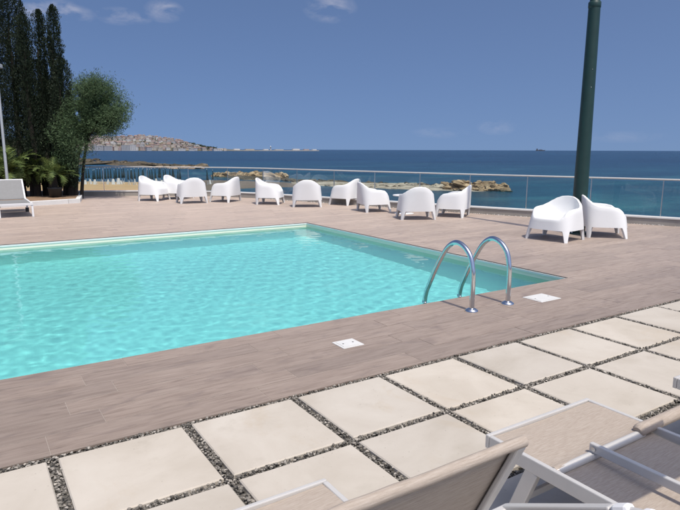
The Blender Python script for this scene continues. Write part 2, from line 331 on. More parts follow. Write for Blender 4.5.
# ------------------------------------------------------------------ sea, shore, hills
SEA = -4.5
sea = MB(); sea.add([(-90000, -90000, SEA), (90000, -90000, SEA), (90000, 90000, SEA), (-90000, 90000, SEA)], [(0, 1, 2, 3)]); tag(sea.build('sea', M['sea']), kind='structure')
def sheet(name, pts, z, mat, n=40, wob=0.0, kind='structure'):
    m = MB(); m.add([(p[0], p[1], z) for p in pts], [tuple(range(len(pts)))]); return tag(m.build(name, mat), kind=kind)
def shore_pts(lst, z): return [at(px, py, z) for px, py in lst]
def mound(name, outline, z0, h, mat, rings=6, nz=0.25, kind='structure', up=0.0):
    # low domed land with an irregular rim
    m = MB(); c = sum((Vector(p) for p in outline), Vector())/len(outline); k = len(outline)
    vs = []; fs = []
    for r in range(rings+1):
        t = r/rings
        for p in outline:
            q = Vector(p).lerp(c, t*0.96); hh = h*(1-(1-t)**2.2); q.z = z0 + hh + nz*hh*noise.noise(Vector((q.x*0.15, q.y*0.15, 3.1))); vs.append(q)
    for r in range(rings):
        for j in range(k): fs.append((r*k+j, r*k+(j+1) % k, (r+1)*k+(j+1) % k, (r+1)*k+j))
    fs.append(tuple(rings*k+j for j in range(k))); m.add(vs, fs, True); return tag(m.build(name, mat), kind=kind)
def dense(pts, n=10, jit=0.0):
    out = []
    for i in range(len(pts)):
        a, b = pts[i], pts[(i+1) % len(pts)]
        for t in range(n):
            q = Vector((*a, 0)).lerp(Vector((*b, 0)), t/n); s = noise.noise(Vector((q.x*0.11, q.y*0.4, 1.7)))*jit; out.append((q.x+s*2, q.y+s))
    return out
beach_px = [(-160, 181.2), (60, 181.2), (120, 181.6), (185, 182.5), (206, 186), (208, 215), (-160, 230)]
mound('beach', shore_pts(dense(beach_px, 10, 0.5), SEA-0.05), SEA-0.05, 0.30, M['sand'])
spit_px = [(170, 180.6), (205, 180.0), (240, 180.5), (275, 181.6), (305, 183.6), (318, 186), (300, 188), (262, 188.6), (225, 190), (196, 192), (170, 190)]
mound('sand_spit', shore_pts(dense(spit_px, 8, 0.7), SEA-0.05), SEA-0.05, 0.22, M['wetsand'])

# ------------------------------------------------------------------ terrace
POOL = (-4.0, 5.66, 1.25, 7.45)
WALL = [(14.4, -3.4), (13.05, 0.0), (11.75, 3.2), (10.02, 7.1), (8.5, 11.1), (7.55, 13.55), (6.7, 15.0), (4.95, 16.35), (2.9, 17.35), (-3.5, 20.2)]
def wall_u(v):
    for a, b in zip(WALL, WALL[1:]):
        if a[1] <= v <= b[1]: return a[0] + (b[0]-a[0])*(v-a[1])/(b[1]-a[1])
    return WALL[0][0] if v < WALL[0][1] else WALL[-1][0]
# slab under the deck with the pool cut out, and the tiled strip
slab = MB()
ring = [(-9, -6.0), *[(p[0]+0.02, p[1]) for p in [(15.4, -6.0)]+WALL], (-9, 22.5)]
def slab_faces(z):
    x0, x1, y0, y1 = POOL; m = MB(); rows = sorted({-6.0, 0.02, y0, y1, *[p[1] for p in WALL]})
    for a, b in zip(rows, rows[1:]):
        ua, ub = wall_u(a)+0.05, wall_u(b)+0.05; spans = [(-9, -9, ua, ub)]
        if a >= y0-1e-6 and b <= y1+1e-6: spans = [(-9, -9, x0, x0), (x1, x1, ua, ub)]
        if b <= 0.021: continue
        for p, q, r_, s_ in spans: m.add([(p, a, z), (r_, a, z), (s_, b, z), (q, b, z)], [(0, 1, 2, 3)])
    return m
tag(slab_faces(-0.0026).build('terrace_slab', M['grout']), kind='structure')
tg = MB(); tg.add([(-9, -6, -0.022), (15.2, -6, -0.022), (13.1, 0.06, -0.022), (-9, 0.06, -0.022)], [(0, 1, 2, 3)])
gravel_ground = tag(tg.build('gravel_bed', M['bed']), kind='structure')
cliff = MB()
for a, b in zip(WALL, WALL[1:]): cliff.add([(a[0]+.1, a[1], -0.02), (b[0]+.1, b[1], -0.02), (b[0]+.1, b[1], SEA-1), (a[0]+.1, a[1], SEA-1)], [(0, 1, 2, 3)])
tag(cliff.build('retaining_wall', M['wall']), 'tall grey rendered wall holding the terrace above the beach', 'wall')

# deck of wood-look planks: the largest ones in view as objects, the rest joined
deck = empty('plank_deck', (0, 0.05, 0), None, None); deck['kind'] = 'structure'
PL, PW, GAP = 1.2, 0.2, 0.0035
def plank_mesh(L, W, w0=0.0):
    m = MB(); b = 0.002; x, y = L/2, W/2
    m.add([(-x, -y, -0.012), (x, -y, -0.012), (x, y, -0.012), (-x, y, -0.012), (-x, -y, -b), (x, -y, -b), (x, y, -b), (-x, y, -b), (-x+b, -y+b, 0), (x-b, -y+b, 0), (x-b, y-b, 0), (-x+b, y-b, 0)],
          [(0, 1, 5, 4), (1, 2, 6, 5), (2, 3, 7, 6), (3, 0, 4, 7), (4, 5, 9, 8), (5, 6, 10, 9), (6, 7, 11, 10), (7, 4, 8, 11), (8, 9, 10, 11)])
    return m
pieces = []
row = 0; v = 0.05
LIDS = [(4.62, 0.78, 0.30, 0.27), (2.16, 0.64, 0.19, 0.19)]
while v < 18.4:
    vc = v+PW/2; um = wall_u(vc)+0.08; spans = [(-6.0, um)]
    if POOL[2]-.01 < vc < POOL[3]: spans = [(-6.0, POOL[0]), (POOL[1]+0.002, um)]
    off = [(row*0.437) % 1.0, (row*0.437+0.31) % 1.0][row % 2]*PL
    for a, b in spans:
        u = a - off
        while u < b:
            s, e = max(u, a), min(u+PL, b)
            if e-s > 0.03: pieces.append((s+GAP/2, e-GAP/2, vc))
            u += PL
    v += PW; row += 1
def px_size(p):
    s, e, vc = p; d = Vector(((s+e)/2, vc, 0))-CAM; z = d.dot(CF)
    x = FPX*d.dot(CR)/max(z, .01)+340; y = 255-FPX*d.dot(CU)/max(z, .01)
    if z < 0.3 or not (-60 < x < 740 and 140 < y < 560): return 0
    return (e-s)*PW*CAM.z/z**3
pieces.sort(key=px_size, reverse=True)
shared = {}
rest = MB()
for i, (s, e, vc) in enumerate(pieces):
    L = e-s
    w = PW-GAP; dv = 0.0
    if vc < .2: w = PW-GAP+.032; dv = -.016
    if i < 290:
        key = (round(L, 3), w)
        if key not in shared:
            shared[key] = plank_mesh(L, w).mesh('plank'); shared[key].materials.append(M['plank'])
        _o = link('plank', shared[key], None, deck, ((s+e)/2, vc+dv-0.05, random.uniform(-0.0006, 0.0006)))
    else:
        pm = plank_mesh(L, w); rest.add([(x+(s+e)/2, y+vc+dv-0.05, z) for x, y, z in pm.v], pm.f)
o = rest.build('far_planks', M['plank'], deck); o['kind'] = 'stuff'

# beige paving tiles with gravel joints
TU, TV, TS = 0.6637, 0.6506, 0.050
paving = empty('tile_paving', (0, 0, 0), None, None); paving['kind'] = 'structure'
tm = MB(); hx, hy = (TU-TS)/2, (TV-TS)/2; b_ = 0.006
tm.add([(-hx, -hy, -.03), (hx, -hy, -.03), (hx, hy, -.03), (-hx, hy, -.03), (-hx, -hy, -b_), (hx, -hy, -b_), (hx, hy, -b_), (-hx, hy, -b_), (-hx+b_, -hy+b_, 0), (hx-b_, -hy+b_, 0), (hx-b_, hy-b_, 0), (-hx+b_, hy-b_, 0)],
       [(0, 1, 5, 4), (1, 2, 6, 5), (2, 3, 7, 6), (3, 0, 4, 7), (4, 5, 9, 8), (5, 6, 10, 9), (6, 7, 11, 10), (7, 4, 8, 11), (8, 9, 10, 11)])
tile_me = tm.mesh('tile'); tile_me.materials.append(M['tile'])
for i in range(-4, 13):
    for j in range(0, 6):
        o = link('tile', tile_me, None, paving, (TU*(i+.5)+random.uniform(-.003, .003), -TV*(j+.5)+random.uniform(-.003, .003), random.uniform(-.003, .002)))
        o.rotation_euler = (random.uniform(-.002, .002), random.uniform(-.002, .002), random.uniform(-.004, .004))
# loose gravel in the joints
def stones(n, sampler, smin, smax, base=None):
    bm = bmesh.new(); bmesh.ops.create_icosphere(bm, subdivisions=1, radius=1); bv = np.array([v.co[:] for v in bm.verts]); bf = np.array([[v.index for v in f.verts] for f in bm.faces]); bm.free()
    P = sampler(n); S = rng.uniform(smin, smax, (n, 1, 1))*rng.uniform(0.6, 1.25, (n, 1, 3)); J = 1+rng.normal(0, 0.16, (n, len(bv), 1))
    A = rng.uniform(0, 6.28, n); c, s = np.cos(A), np.sin(A); V = bv[None]*S*J
    X = V[..., 0]*c[:, None]-V[..., 1]*s[:, None]; Y = V[..., 0]*s[:, None]+V[..., 1]*c[:, None]; V = np.stack([X, Y, V[..., 2]*0.75], -1)+P[:, None]
    F = bf[None]+(np.arange(n)*len(bv))[:, None, None]; return V.reshape(-1, 3), F.reshape(-1, 3)
def joint_sampler(n):
    out = []
    while len(out) < n:
        t = random.random()
        if t < 0.5:
            j = random.choice([0, 0, 0, 1, 1, 1, 2, 2, 3]); p = (random.uniform(-1.6, 8.4), -TV*j+random.uniform(-.024, .024))
            if j == 0: p = (p[0], random.uniform(-.026, .016))
        else:
            i = random.randint(-2, 12); p = (TU*i+random.uniform(-.024, .024), -random.uniform(0, 2.6))
        out.append((p[0], p[1], random.uniform(-.018, -.003)))
    return np.array(out)
V_, F_ = stones(26000, joint_sampler, 0.0045, 0.0095)
tag(link('gravel', np_mesh('gravel', V_, F_, M['gravel'])), 'grey gravel filling the joints between the beige tiles', 'gravel', kind='stuff')

# ------------------------------------------------------------------ pool
x0, x1, y0, y1 = POOL; DEP = -1.35; WL = -0.075
pool = empty('swimming_pool', ((x0+x1)/2, (y0+y1)/2, 0), 'turquoise swimming pool sunk in the wood-look deck', 'pool'); off_ = Vector(pool.location)
def loc(m): m.v = [tuple(Vector(p)-off_) for p in m.v]; return m
sh = MB(); sh.add([(x0, y0, DEP), (x1, y0, DEP), (x1, y1, DEP), (x0, y1, DEP), (x0, y0, -.013), (x1, y0, -.013), (x1, y1, -.013), (x0, y1, -.013)], [(0, 1, 2, 3), (0, 4, 5, 1), (1, 5, 6, 2), (2, 6, 7, 3), (3, 7, 4, 0)])
wb = MB(); wb.box(x0+.002, x1-.006, y1-.008, y1-.002, -.36, -.031); wb.box(x1-.008, x1-.002, y0+.002, y1-.008, -.36, -.031); wb.box(x0+.002, x1-.008, y0+.002, y0+.008, -.36, -.0135)
bd = loc(wb).build('waterline_band', M['band'], pool); bd.cycles.is_caustics_receiver = True
basin = loc(sh).build('basin', M['liner'], pool); basin.cycles.is_caustics_receiver = True
cp = MB()
cp.box(x0, x1, y1-.016, y1-.004, -.030, -.004); cp.box(x1-.016, x1-.004, y0+.005, y1-.016, -.030, -.004)
loc(cp).build('coping', M['coping'], pool)
jt = MB(); jt.box(x0, x1+.02, y1-.004, y1+.022, -.010, .0022); jt.box(x1-.004, x1+.022, y0, y1-.004, -.010, .0022)
loc(jt).build('edge_joint', M['joint'], pool)
# rippled water body
st = 0.024; nx, ny = int((x1-x0-.002)/st), int((y1-y0-.002)/st)
gx = np.linspace(x0+.001, x1-.001, nx+1); gy = np.linspace(y0+.001, y1-.001, ny+1); WV = []
waves = [(random.uniform(0, 6.28), random.choice([random.uniform(.08, .13), random.uniform(.09, .18), random.uniform(.13, .30)]), random.uniform(0, 6.28)) for _ in range(46)]
GX, GY = np.meshgrid(gx, gy); GZ = np.zeros_like(GX)
for a, lam, ph in waves:
    k = 2*math.pi/lam; env = 0.7+0.3*np.sin(GX*0.9*math.cos(a*3)+GY*0.8*math.sin(a*3)+ph*2)
    GZ += env*np.sin(k*(GX*math.cos(a)+GY*math.sin(a))+ph)*lam*lam*0.0043
top = np.stack([GX, GY, WL+GZ], -1).reshape(-1, 3); W1 = nx+1
fs = np.array([[j*W1+i, j*W1+i+1, (j+1)*W1+i+1, (j+1)*W1+i] for j in range(ny) for i in range(nx)])
wm = np_mesh('water', top-np.array(off_), fs, M['poolwater'], True)
wo = link('water', wm, None, pool); wo.cycles.is_caustics_caster = True
# skimmer lids
def skimmer_lid(u, v_, w, d, label):
    r_ = empty('skimmer_lid', (u, v_, 0), label, 'lid', 'skimmer lids by the pool')
    MB().box(-w/2, w/2, -d/2, d/2, -.004, .005).build('frame', M['lid'], r_, .002)
    c_ = MB().box(-w/2+.02, w/2-.02, -d/2+.02, d/2-.02, .0055, .008).build('cover', M['lid'], r_, .0015)
    for sx_ in (-1, 1): MB().lathe([(0, .0004), (.007, .0004), (.0075, 0)], (sx_*(w/2-.05), 0, .0082), 12).build('finger_hole', M['dark'], c_)
skimmer_lid(4.62, 0.78, 0.30, 0.24, 'large white skimmer lid in the deck beside the pool ladder')
skimmer_lid(2.16, 0.64, 0.19, 0.17, 'small white skimmer lid in the deck away from the ladder')
# ladder
ladder = empty('pool_ladder', (3.905, 0.81, 0), 'polished steel pool ladder with two arched handrails', 'ladder')
prof = [(0.81, .004), (0.81, .30), (0.825, .42), (0.855, .51), (0.915, .575), (0.99, .612), (1.06, .615), (1.13, .580), (1.19, .52), (1.26, .415), (1.34, .275), (1.41, .135), (1.45, .05), (1.47, -.04), (1.475, -.15), (1.475, -1.0)]
pp = []
for i in range(len(prof)-1):     # smooth the bend
    p0, p1, p2, p3 = [Vector((0, *prof[max(0, min(len(prof)-1, i+k))])) for k in (-1, 0, 1, 2)]
    for t in (0, .25, .5, .75): pp.append(0.5*((2*p1)+(p2-p0)*t+(2*p0-5*p1+4*p2-p3)*t*t+(3*p1-p0-3*p2+p3)*t**3))
pp.append(Vector((0, *prof[-1])))
for u in (-.245, .245):
    r_ = MB().tube([(u, p.y-.81, p.z) for p in pp], .0235, 16).build('handrail', M['chrome'], ladder)
    MB().lathe([(.0225, .030), (.034, .026), (.058, .012), (.062, .002), (.062, .0)], (u, 0, .001), 24).build('flange', M['chrome'], r_)
for z in (-.28, -.55, -.82): MB().box(-.245, .245, .60, .68, z-.015, z).build('tread', M['steel'], ladder)

# ------------------------------------------------------------------ sea wall and glass railing
def resample(pts, step):
    out = [Vector((*pts[0], 0))]; acc = 0
    for a, b in zip(pts, pts[1:]):
        a, b = Vector((*a, 0)), Vector((*b, 0)); L = (b-a).length; t = step-acc
        while t <= L: out.append(a.lerp(b, t/L)); t += step
        acc = L-(t-step)
    return out
def strip(pts, w0, w1, z0, z1):
    m = MB(); n = len(pts); vs = []
    for i in range(n):
        d = (Vector((*pts[min(i+1, n-1)], 0))-Vector((*pts[max(i-1, 0)], 0))).normalized(); s = Vector((-d.y, d.x, 0)); p = Vector((*pts[i], 0))
        vs += [p+s*w0+Vector((0, 0, z0)), p+s*w1+Vector((0, 0, z0)), p+s*w1+Vector((0, 0, z1)), p+s*w0+Vector((0, 0, z1))]
    fs = []
    for i in range(n-1):
        for j in range(4): fs.append((i*4+j, i*4+(j+1) % 4, (i+1)*4+(j+1) % 4, (i+1)*4+j))
    fs += [(0, 3, 2, 1), (4*n-4, 4*n-3, 4*n-2, 4*n-1)]; m.add(vs, fs); return m
lw = empty('low_terrace_wall', (WALL[4][0], WALL[4][1], 0), 'low grey rendered wall with white coping along the sea edge', 'wall'); lo = Vector(lw.location)
def rel(m, o): m.v = [tuple(Vector(p)-o) for p in m.v]; return m
rel(strip(WALL, -.10, .13, -.012, .135), lo).build('wall', M['wall'], lw); rel(strip(WALL, -.115, .145, .136, .165), lo).build('coping', M['ledge'], lw)
rail = empty('glass_railing', (WALL[4][0], WALL[4][1], 0.165), 'clear glass railing with thin steel top rail above the sea wall', 'railing'); ro = Vector(rail.location)
posts = resample(WALL, 1.355); shift = 0.62
posts = resample([(WALL[0][0]-shift*.38, WALL[0][1]+shift*.92)]+WALL[1:], 1.355)
pm_ = MB().box(-.008, .008, -.008, .008, 0, .735).mesh('post'); pm_.materials.append(M['steel'])
for p in posts: link('post', pm_, None, rail, (p.x-ro.x, p.y-ro.y, 0))
for a, b in zip(posts, posts[1:]):
    d = (b-a).normalized(); m = MB().bar(a+d*.02+Vector((0, 0, .53)), b-d*.02+Vector((0, 0, .53)), .012, .67); rel(m, ro); m.build('pane', M['glass'], rail)
m = MB().tube([p+Vector((0, 0, .912)) for p in posts], .019, 10); rel(m, ro); m.build('top_rail', M['alu'], rail)
# pale pebbles along the foot of the wall
def foot_sampler(n):
    pts = resample(WALL[1:6], 0.02); out = []
    for _ in range(n):
        k = random.randrange(len(pts)-1); a, b = pts[k], pts[k+1]; d = (b-a).normalized(); s = Vector((-d.y, d.x, 0)); p = a.lerp(b, random.random())+s*(.14+abs(random.gauss(0, .05))); out.append((p.x, p.y, .008))
    return np.array(out)
V_, F_ = stones(700, foot_sampler, .004, .013)
tag(link('pebbles', np_mesh('pebbles', V_, F_, M['ledge'])), 'pale pebbles scattered along the foot of the sea wall', 'pebbles', kind='stuff')

# ------------------------------------------------------------------ tub armchairs
def chair_parts():
    N = 96
    KN = [(0, .372), (24, .376), (36, .41), (48, .475), (60, .515), (80, .535), (102, .548), (120, .583), (135, .630), (150, .676), (165, .706), (180, .714)]
    def h(a):
        a = abs((math.degrees(a)+180) % 360-180)
        for (p, q), (r_, s_) in zip(KN, KN[1:]):
            if p <= a <= r_:
                t = (a-p)/(r_-p); t = t*t*(3-2*t)*.5+t*.5; return q+(s_-q)*t
        return KN[-1][1]
    def ring(a, z, off=0.0):
        # a: angle from the front; outline of the outer wall at height z, moved in by off
        hw = .415-.070*(z/.7)-off; fr = .385-.050*(z/.4)-off; bk = -.345-.045*(z/.7)+off
        c = (fr+bk)/2; b = (fr-bk)/2; e = 2/(4.8-2.5*min(1, max(0, z)/.62))
        sx, cx = math.sin(a), math.cos(a)
        return Vector((hw*math.copysign(abs(sx)**e, sx), c+b*math.copysign(abs(cx)**e, cx), z))
    SK = .185; rows = []
    for k in range(6): rows.append(lambda a, t=k/5: ring(a, SK+(h(a)-.022-SK)*t))
    rows.append(lambda a: ring(a, h(a)-.007, .007)); rows.append(lambda a: ring(a, h(a), .022)); rows.append(lambda a: ring(a, h(a)-.007, .040))
    zs = .335
    for k in range(1, 7):
        def f(a, t=k/6):
            z0 = h(a)-.015; e = t*t*(3-2*t); return ring(a, z0+(zs+.0-z0)*t, .046+.075*t**2.2)
        rows.append(f)
    nseat0 = len(rows)-1
    base = [rows[-1](2*math.pi*i/N) for i in range(N)]; cen = Vector((0, .0, zs-.03))
    vs = []; A = [2*math.pi*i/N for i in range(N)]
    for r_ in rows: vs += [r_(a) for a in A]
    for s in (.86, .66, .42, .18):
        for p in base:
            q = cen.lerp(p, s); q.z = zs-.032*(1-s**2); vs.append(q)
    nr = len(rows)+4; fs = []; tg_ = []
    for r_ in range(nr-1):
        for i in range(N): fs.append((r_*N+i, r_*N+(i+1) % N, (r_+1)*N+(i+1) % N, (r_+1)*N+i)); tg_.append('shell' if r_ < nseat0 else 'seat')
    fs.append(tuple((nr-1)*N+i for i in range(N))); tg_.append('seat')
    # underside
    o = len(vs); vs += [ring(a, SK+.0, .02)+Vector((0, 0, .03)) for a in A]
    for i in range(N): fs.append((i, o+i, o+(i+1) % N, (i+1) % N)); tg_.append('shell')
    fs.append(tuple(o+i for i in range(N))); tg_.append('shell')
    # four legs growing out of the wall
    legs = []
    for corner in (48, 132, 228, 312):
        c0 = math.radians(corner); lv = []; lf = []; K = 9; Z = 6
        for side_ in (0, 1):
            for k in range(Z):
                t = k/(Z-1); z = SK*(1-t)+.03*(1-t); half = math.radians(19-11.5*t**.6)
                for i in range(K):
                    a = c0-half+2*half*i/(K-1); off = (.0 if side_ == 0 else .030+.01*(1-t)); lv.append(ring(a, max(z, 0), off-.002*t+ (0.0015 if side_ == 0 and k == 0 else 0)))
        G_ = K*Z
        for k in range(Z-1):
            for i in range(K-1):
                lf.append((k*K+i+1, k*K+i, (k+1)*K+i, (k+1)*K+i+1)); lf.append((G_+k*K+i, G_+k*K+i+1, G_+(k+1)*K+i+1, G_+(k+1)*K+i))
            lf.append((k*K, G_+k*K, G_+(k+1)*K, (k+1)*K)); lf.append((k*K+K-1, (k+1)*K+K-1, G_+(k+1)*K+K-1, G_+k*K+K-1))
        for i in range(K-1): lf.append(((Z-1)*K+i, (Z-1)*K+i+1, G_+(Z-1)*K+i+1, G_+(Z-1)*K+i)); lf.append((i+1, i, G_+i, G_+i+1))
        m = MB(); m.add(lv, lf, True); legs.append(m)
    full = bpy.data.meshes.new('tmp'); full.from_pydata([tuple(p) for p in vs], [], fs); full.update()
    nor = [tuple(v.normal) for v in full.vertices]; out = {}
    for tname in ('shell', 'seat'):
        idx = {}; v2 = []; n2 = []; f2 = []
        for f, t in zip(fs, tg_):
            if t != tname: continue
            for i in f:
                if i not in idx: idx[i] = len(v2); v2.append(tuple(vs[i])); n2.append(nor[i])
            f2.append(tuple(idx[i] for i in f))
        me = bpy.data.meshes.new(tname); me.from_pydata(v2, [], f2); me.polygons.foreach_set('use_smooth', [True]*len(f2)); me.update()
        if tname == 'seat': me.normals_split_custom_set_from_vertices(n2)
        me.materials.append(M['plastic']); out[tname] = me
    bpy.data.meshes.remove(full); return out, legs
cp_, clegs = chair_parts()
CH_G = 'white tub armchairs on the deck'
def make_chair():
    r_ = empty('tub_armchair', (0, 0, 0), 'white tub armchair', 'armchair', CH_G)
    s_ = link('shell', cp_['shell'], None, r_); es = s_.modifiers.new('edges', 'EDGE_SPLIT'); es.split_angle = R(55)
    link('seat', cp_['seat'], None, r_)
    for m in clegs:
        l_ = m.build('leg', M['plastic'], r_); es = l_.modifiers.new('edges', 'EDGE_SPLIT'); es.split_angle = R(50)
    return r_
chair0 = make_chair(); used = False
CHAIRS = [
 (154, 200.2, 330, 'white tub armchair with beach umbrellas behind its back and a dipped open seat'),
 (178, 198.6, 328, 'white tub armchair half hidden behind another armchair near the beach'),
 (192, 202.6, 103, 'white tub armchair showing its rounded back, in front of a half hidden armchair'),
 (226, 201.3, 150, 'white tub armchair in profile standing before the brown sand spit'),
 (270, 203.6, 346, 'white tub armchair standing alone before the end of the golden boulder mound'),
 (307, 206.2, 91, 'white tub armchair standing alone with its back squarely to the pool'),
 (346, 204.3, 147, 'white tub armchair partly behind the corner of another, nearest the pale rocks'),
 (373, 210.9, 20, 'white tub armchair overlapping the one behind it, beside the small white table'),
 (415.5, 218.4, 103, 'white tub armchair with rounded back to the pool hiding the small white table'),
 (453, 215.8, 168, 'white tub armchair in profile facing the small white table'),
 (555, 238.8, 242, 'white tub armchair with open seat toward the pool, in front of the green pole'),
 (602, 235.3, 10, 'white tub armchair in profile right behind the green pole'),
]
for px, py, rho, lab in CHAIRS:
    c_ = chair0 if not used else clone(chair0); used = True
    p = at(px, py, 0); phi = math.radians(rho)-math.atan((px-340)/FPX)-YAW      # facing angle in the world
    c_.location = (p.x, p.y, 0); c_.rotation_euler = (0, 0, phi-math.pi/2); c_['label'] = lab
# small side table
p = at(404, 213.5); tb = empty('side_table', (p.x, p.y, 0), 'small round white pedestal table between the armchairs', 'table')
MB().lathe([(0, .415), (.26, .415), (.275, .425), (.275, .436), (.265, .442), (0, .442)], n=32).build('top', M['plastic'], tb)
MB().lathe([(.045, .02), (.035, .06), (.03, .40), (.06, .415)], n=20).build('pedestal', M['plastic'], tb)
MB().lathe([(0, .0), (.23, .0), (.23, .012), (.05, .028), (0, .03)], n=32).build('base', M['plastic'], tb)

# ------------------------------------------------------------------ green post
pq = at(577.4, 233.4); gp = empty('lamp_post', (pq.x, pq.y, 0), 'tall dark green tapered steel post behind the armchairs', 'post')
MB().lathe([(.128, .012), (.124, .8), (.112, 2.0), (.104, 3.0), (.097, 3.86)], n=32).build('lower_shaft', M['pole'], gp)
MB().lathe([(.097, 3.86), (.103, 3.87), (.103, 3.95), (.092, 3.965), (.082, 3.97)], n=32).build('collar', M['pole'], gp)
MB().lathe([(.082, 3.97), (.066, 6.2), (.058, 8.4), (.0, 8.42)], n=32).build('upper_shaft', M['pole'], gp)
fl = MB().lathe([(0, .022), (.20, .022), (.20, .0)], n=24).build('base_flange', M['pole'], gp)
for k in range(6): MB().lathe([(.014, 0), (.014, .02), (0, .021)], (.165*math.cos(k*1.047), .165*math.sin(k*1.047), .022), 6).build('bolt', M['steel'], fl)
for z in (2.55, 2.85): MB().lathe([(0, .004), (.006, .003), (.007, 0)], (0, 0, 0), 8).build('screw', M['steel'], gp).matrix_local = Matrix.Translation(Vector((-.055, -.092, z))) @ Matrix.Rotation(R(90), 4, 'X')

# ------------------------------------------------------------------ planted corner: kerb, trees, palms, lamp
KB = [(-6.0, 13.75), (0.54, 14.15), (1.24, 14.34), (2.46, 14.66), (2.98, 17.22)]
kb = empty('planting_kerb', (2.46, 14.66, 0), 'white kerb edging the soil bed under the dark trees', 'kerb'); ko = Vector(kb.location)
for a, b in zip(KB, KB[1:]):
    pts = resample([a, b], 0.98); pts = pts if (Vector((*b, 0))-pts[-1]).length < .2 else pts+[Vector((*b, 0))]
    for q, w in zip(pts, pts[1:]):
        d = (w-q).normalized(); m = MB().bar(q+d*.004+Vector((0, 0, .055)), w-d*.004+Vector((0, 0, .055)), .12, .13); rel(m, ko); m.build('kerb_stone', M['kerb'], kb, .008)
so = MB(); n = 14; gv = []; gf = []
for j in range(n+1):
    for i in range(n+1):
        s = i/n; t = j/n; a = Vector((-6, 13.8, 0)).lerp(Vector((2.47, 14.72, 0)), s); b = Vector((-6, 21.4, 0)).lerp(Vector((2.9, 17.2, 0)), s); q = a.lerp(b, t); q.z = .06+.06*math.sin(math.pi*min(1, t*1.5))+.04*noise.noise(q*1.7); gv.append(q)
gf = [(j*(n+1)+i, j*(n+1)+i+1, (j+1)*(n+1)+i+1, (j+1)*(n+1)+i) for j in range(n) for i in range(n)]
so.add(gv, gf, True); tag(so.build('soil', M['soil']), kind='structure')

def limb_path(a, b, n=6, wob=.06):
    a, b = Vector(a), Vector(b); return [a.lerp(b, i/n)+Vector((random.uniform(-wob, wob), random.uniform(-wob, wob), 0))*(0 if i in (0, n) else 1) for i in range(n+1)]
def cypress(px, py, top_y, rad, label, n=9000, low=.28, lobes=3):
    p = at(px, py); H = height_over(p, px, top_y); t_ = empty('cypress_tree', (p.x, p.y, .06), label, 'tree', 'dark cypress trees in the planted corner')
    MB().tube(limb_path((0, 0, -.1), (random.uniform(-.1, .1), 0, H*.8), 8, .05), [.11-.011*i for i in range(9)], 10).build('trunk', M['bark'], t_)
    # several upright spires make one crown
    sp = [(0, 0, H, rad)]+[(random.uniform(-.8, .8)*rad*1.5, random.uniform(-.7, .7)*rad*1.5, H*random.uniform(.55, .93), rad*random.uniform(.45, .7)) for _ in range(lobes)]
    V = []; tot = sum(s[2]*s[3] for s in sp); seed = random.uniform(0, 99)
    Ps = []; Ds = []; n = int(n*1.8)
    for (sx, sy, sh_, sr) in sp:
        k = int(n*sh_*sr/tot); tt = rng.beta(1.15, 1.1, k); ang = rng.uniform(0, 6.283, k); rr = np.sqrt(rng.uniform(.12, 1.0, k))
        z = low + tt*(sh_-low)
        for i in range(k):
            pr = sr*(min(1, tt[i]/.12)**.5)*(1-max(0, (tt[i]-.80)/.20)**3.5)**.5
            nz = noise.noise(Vector((math.cos(ang[i])*1.3+seed, math.sin(ang[i])*1.3+sx*3, z[i]*1.3)))*1.0+noise.noise(Vector((math.cos(ang[i])*3+seed, math.sin(ang[i])*3, z[i]*4.2)))*.75
            r_ = pr*rr[i]*max(.1, 1+nz); Ps.append((sx+r_*math.cos(ang[i]), sy+r_*math.sin(ang[i]), z[i])); Ds.append((math.cos(ang[i])*.55, math.sin(ang[i])*.55, 1.0))
    P = np.array(Ps); D = np.array(Ds)+rng.normal(0, .35, (len(Ps), 3)); D /= np.linalg.norm(D, axis=1, keepdims=True)
    V, F = leaf_quads(P, D, rng.uniform(.035, .085, len(P)), rng.uniform(.012, .026, len(P)))
    link('crown', np_mesh('crown', V, F, M['cypress']), None, t_); return t_
cypress(-16, 199, -60, .60, 'tall broad cypress leaning over the white lounger', 24000)
cypress(5, 197.5, -52, .46, 'tallest dark cypress behind the pale lamp post', 24000)
cypress(24, 198.5, -30, .30, 'tall slim cypress joined to the broad dark one', 19000, lobes=2)
cypress(38, 199.2, 17, .24, 'shorter cypress with pointed top between taller ones', 15000, lobes=2)
cypress(53.5, 198.5, 13, .185, 'slim cypress spire with a ragged top and sky gap beside it', 13000, lobes=1)
cypress(67, 198.8, 8, .185, 'slim upright cypress spire rising above the feathery tree', 13000, lobes=1)
cypress(71, 199.3, 60, .27, 'low bushy cypress tucked behind the feathery tree', 14000, lobes=3)
cypress(47, 198.0, 62, .36, 'low bushy cypress filling the gap below the slim spires', 16000, lobes=3)
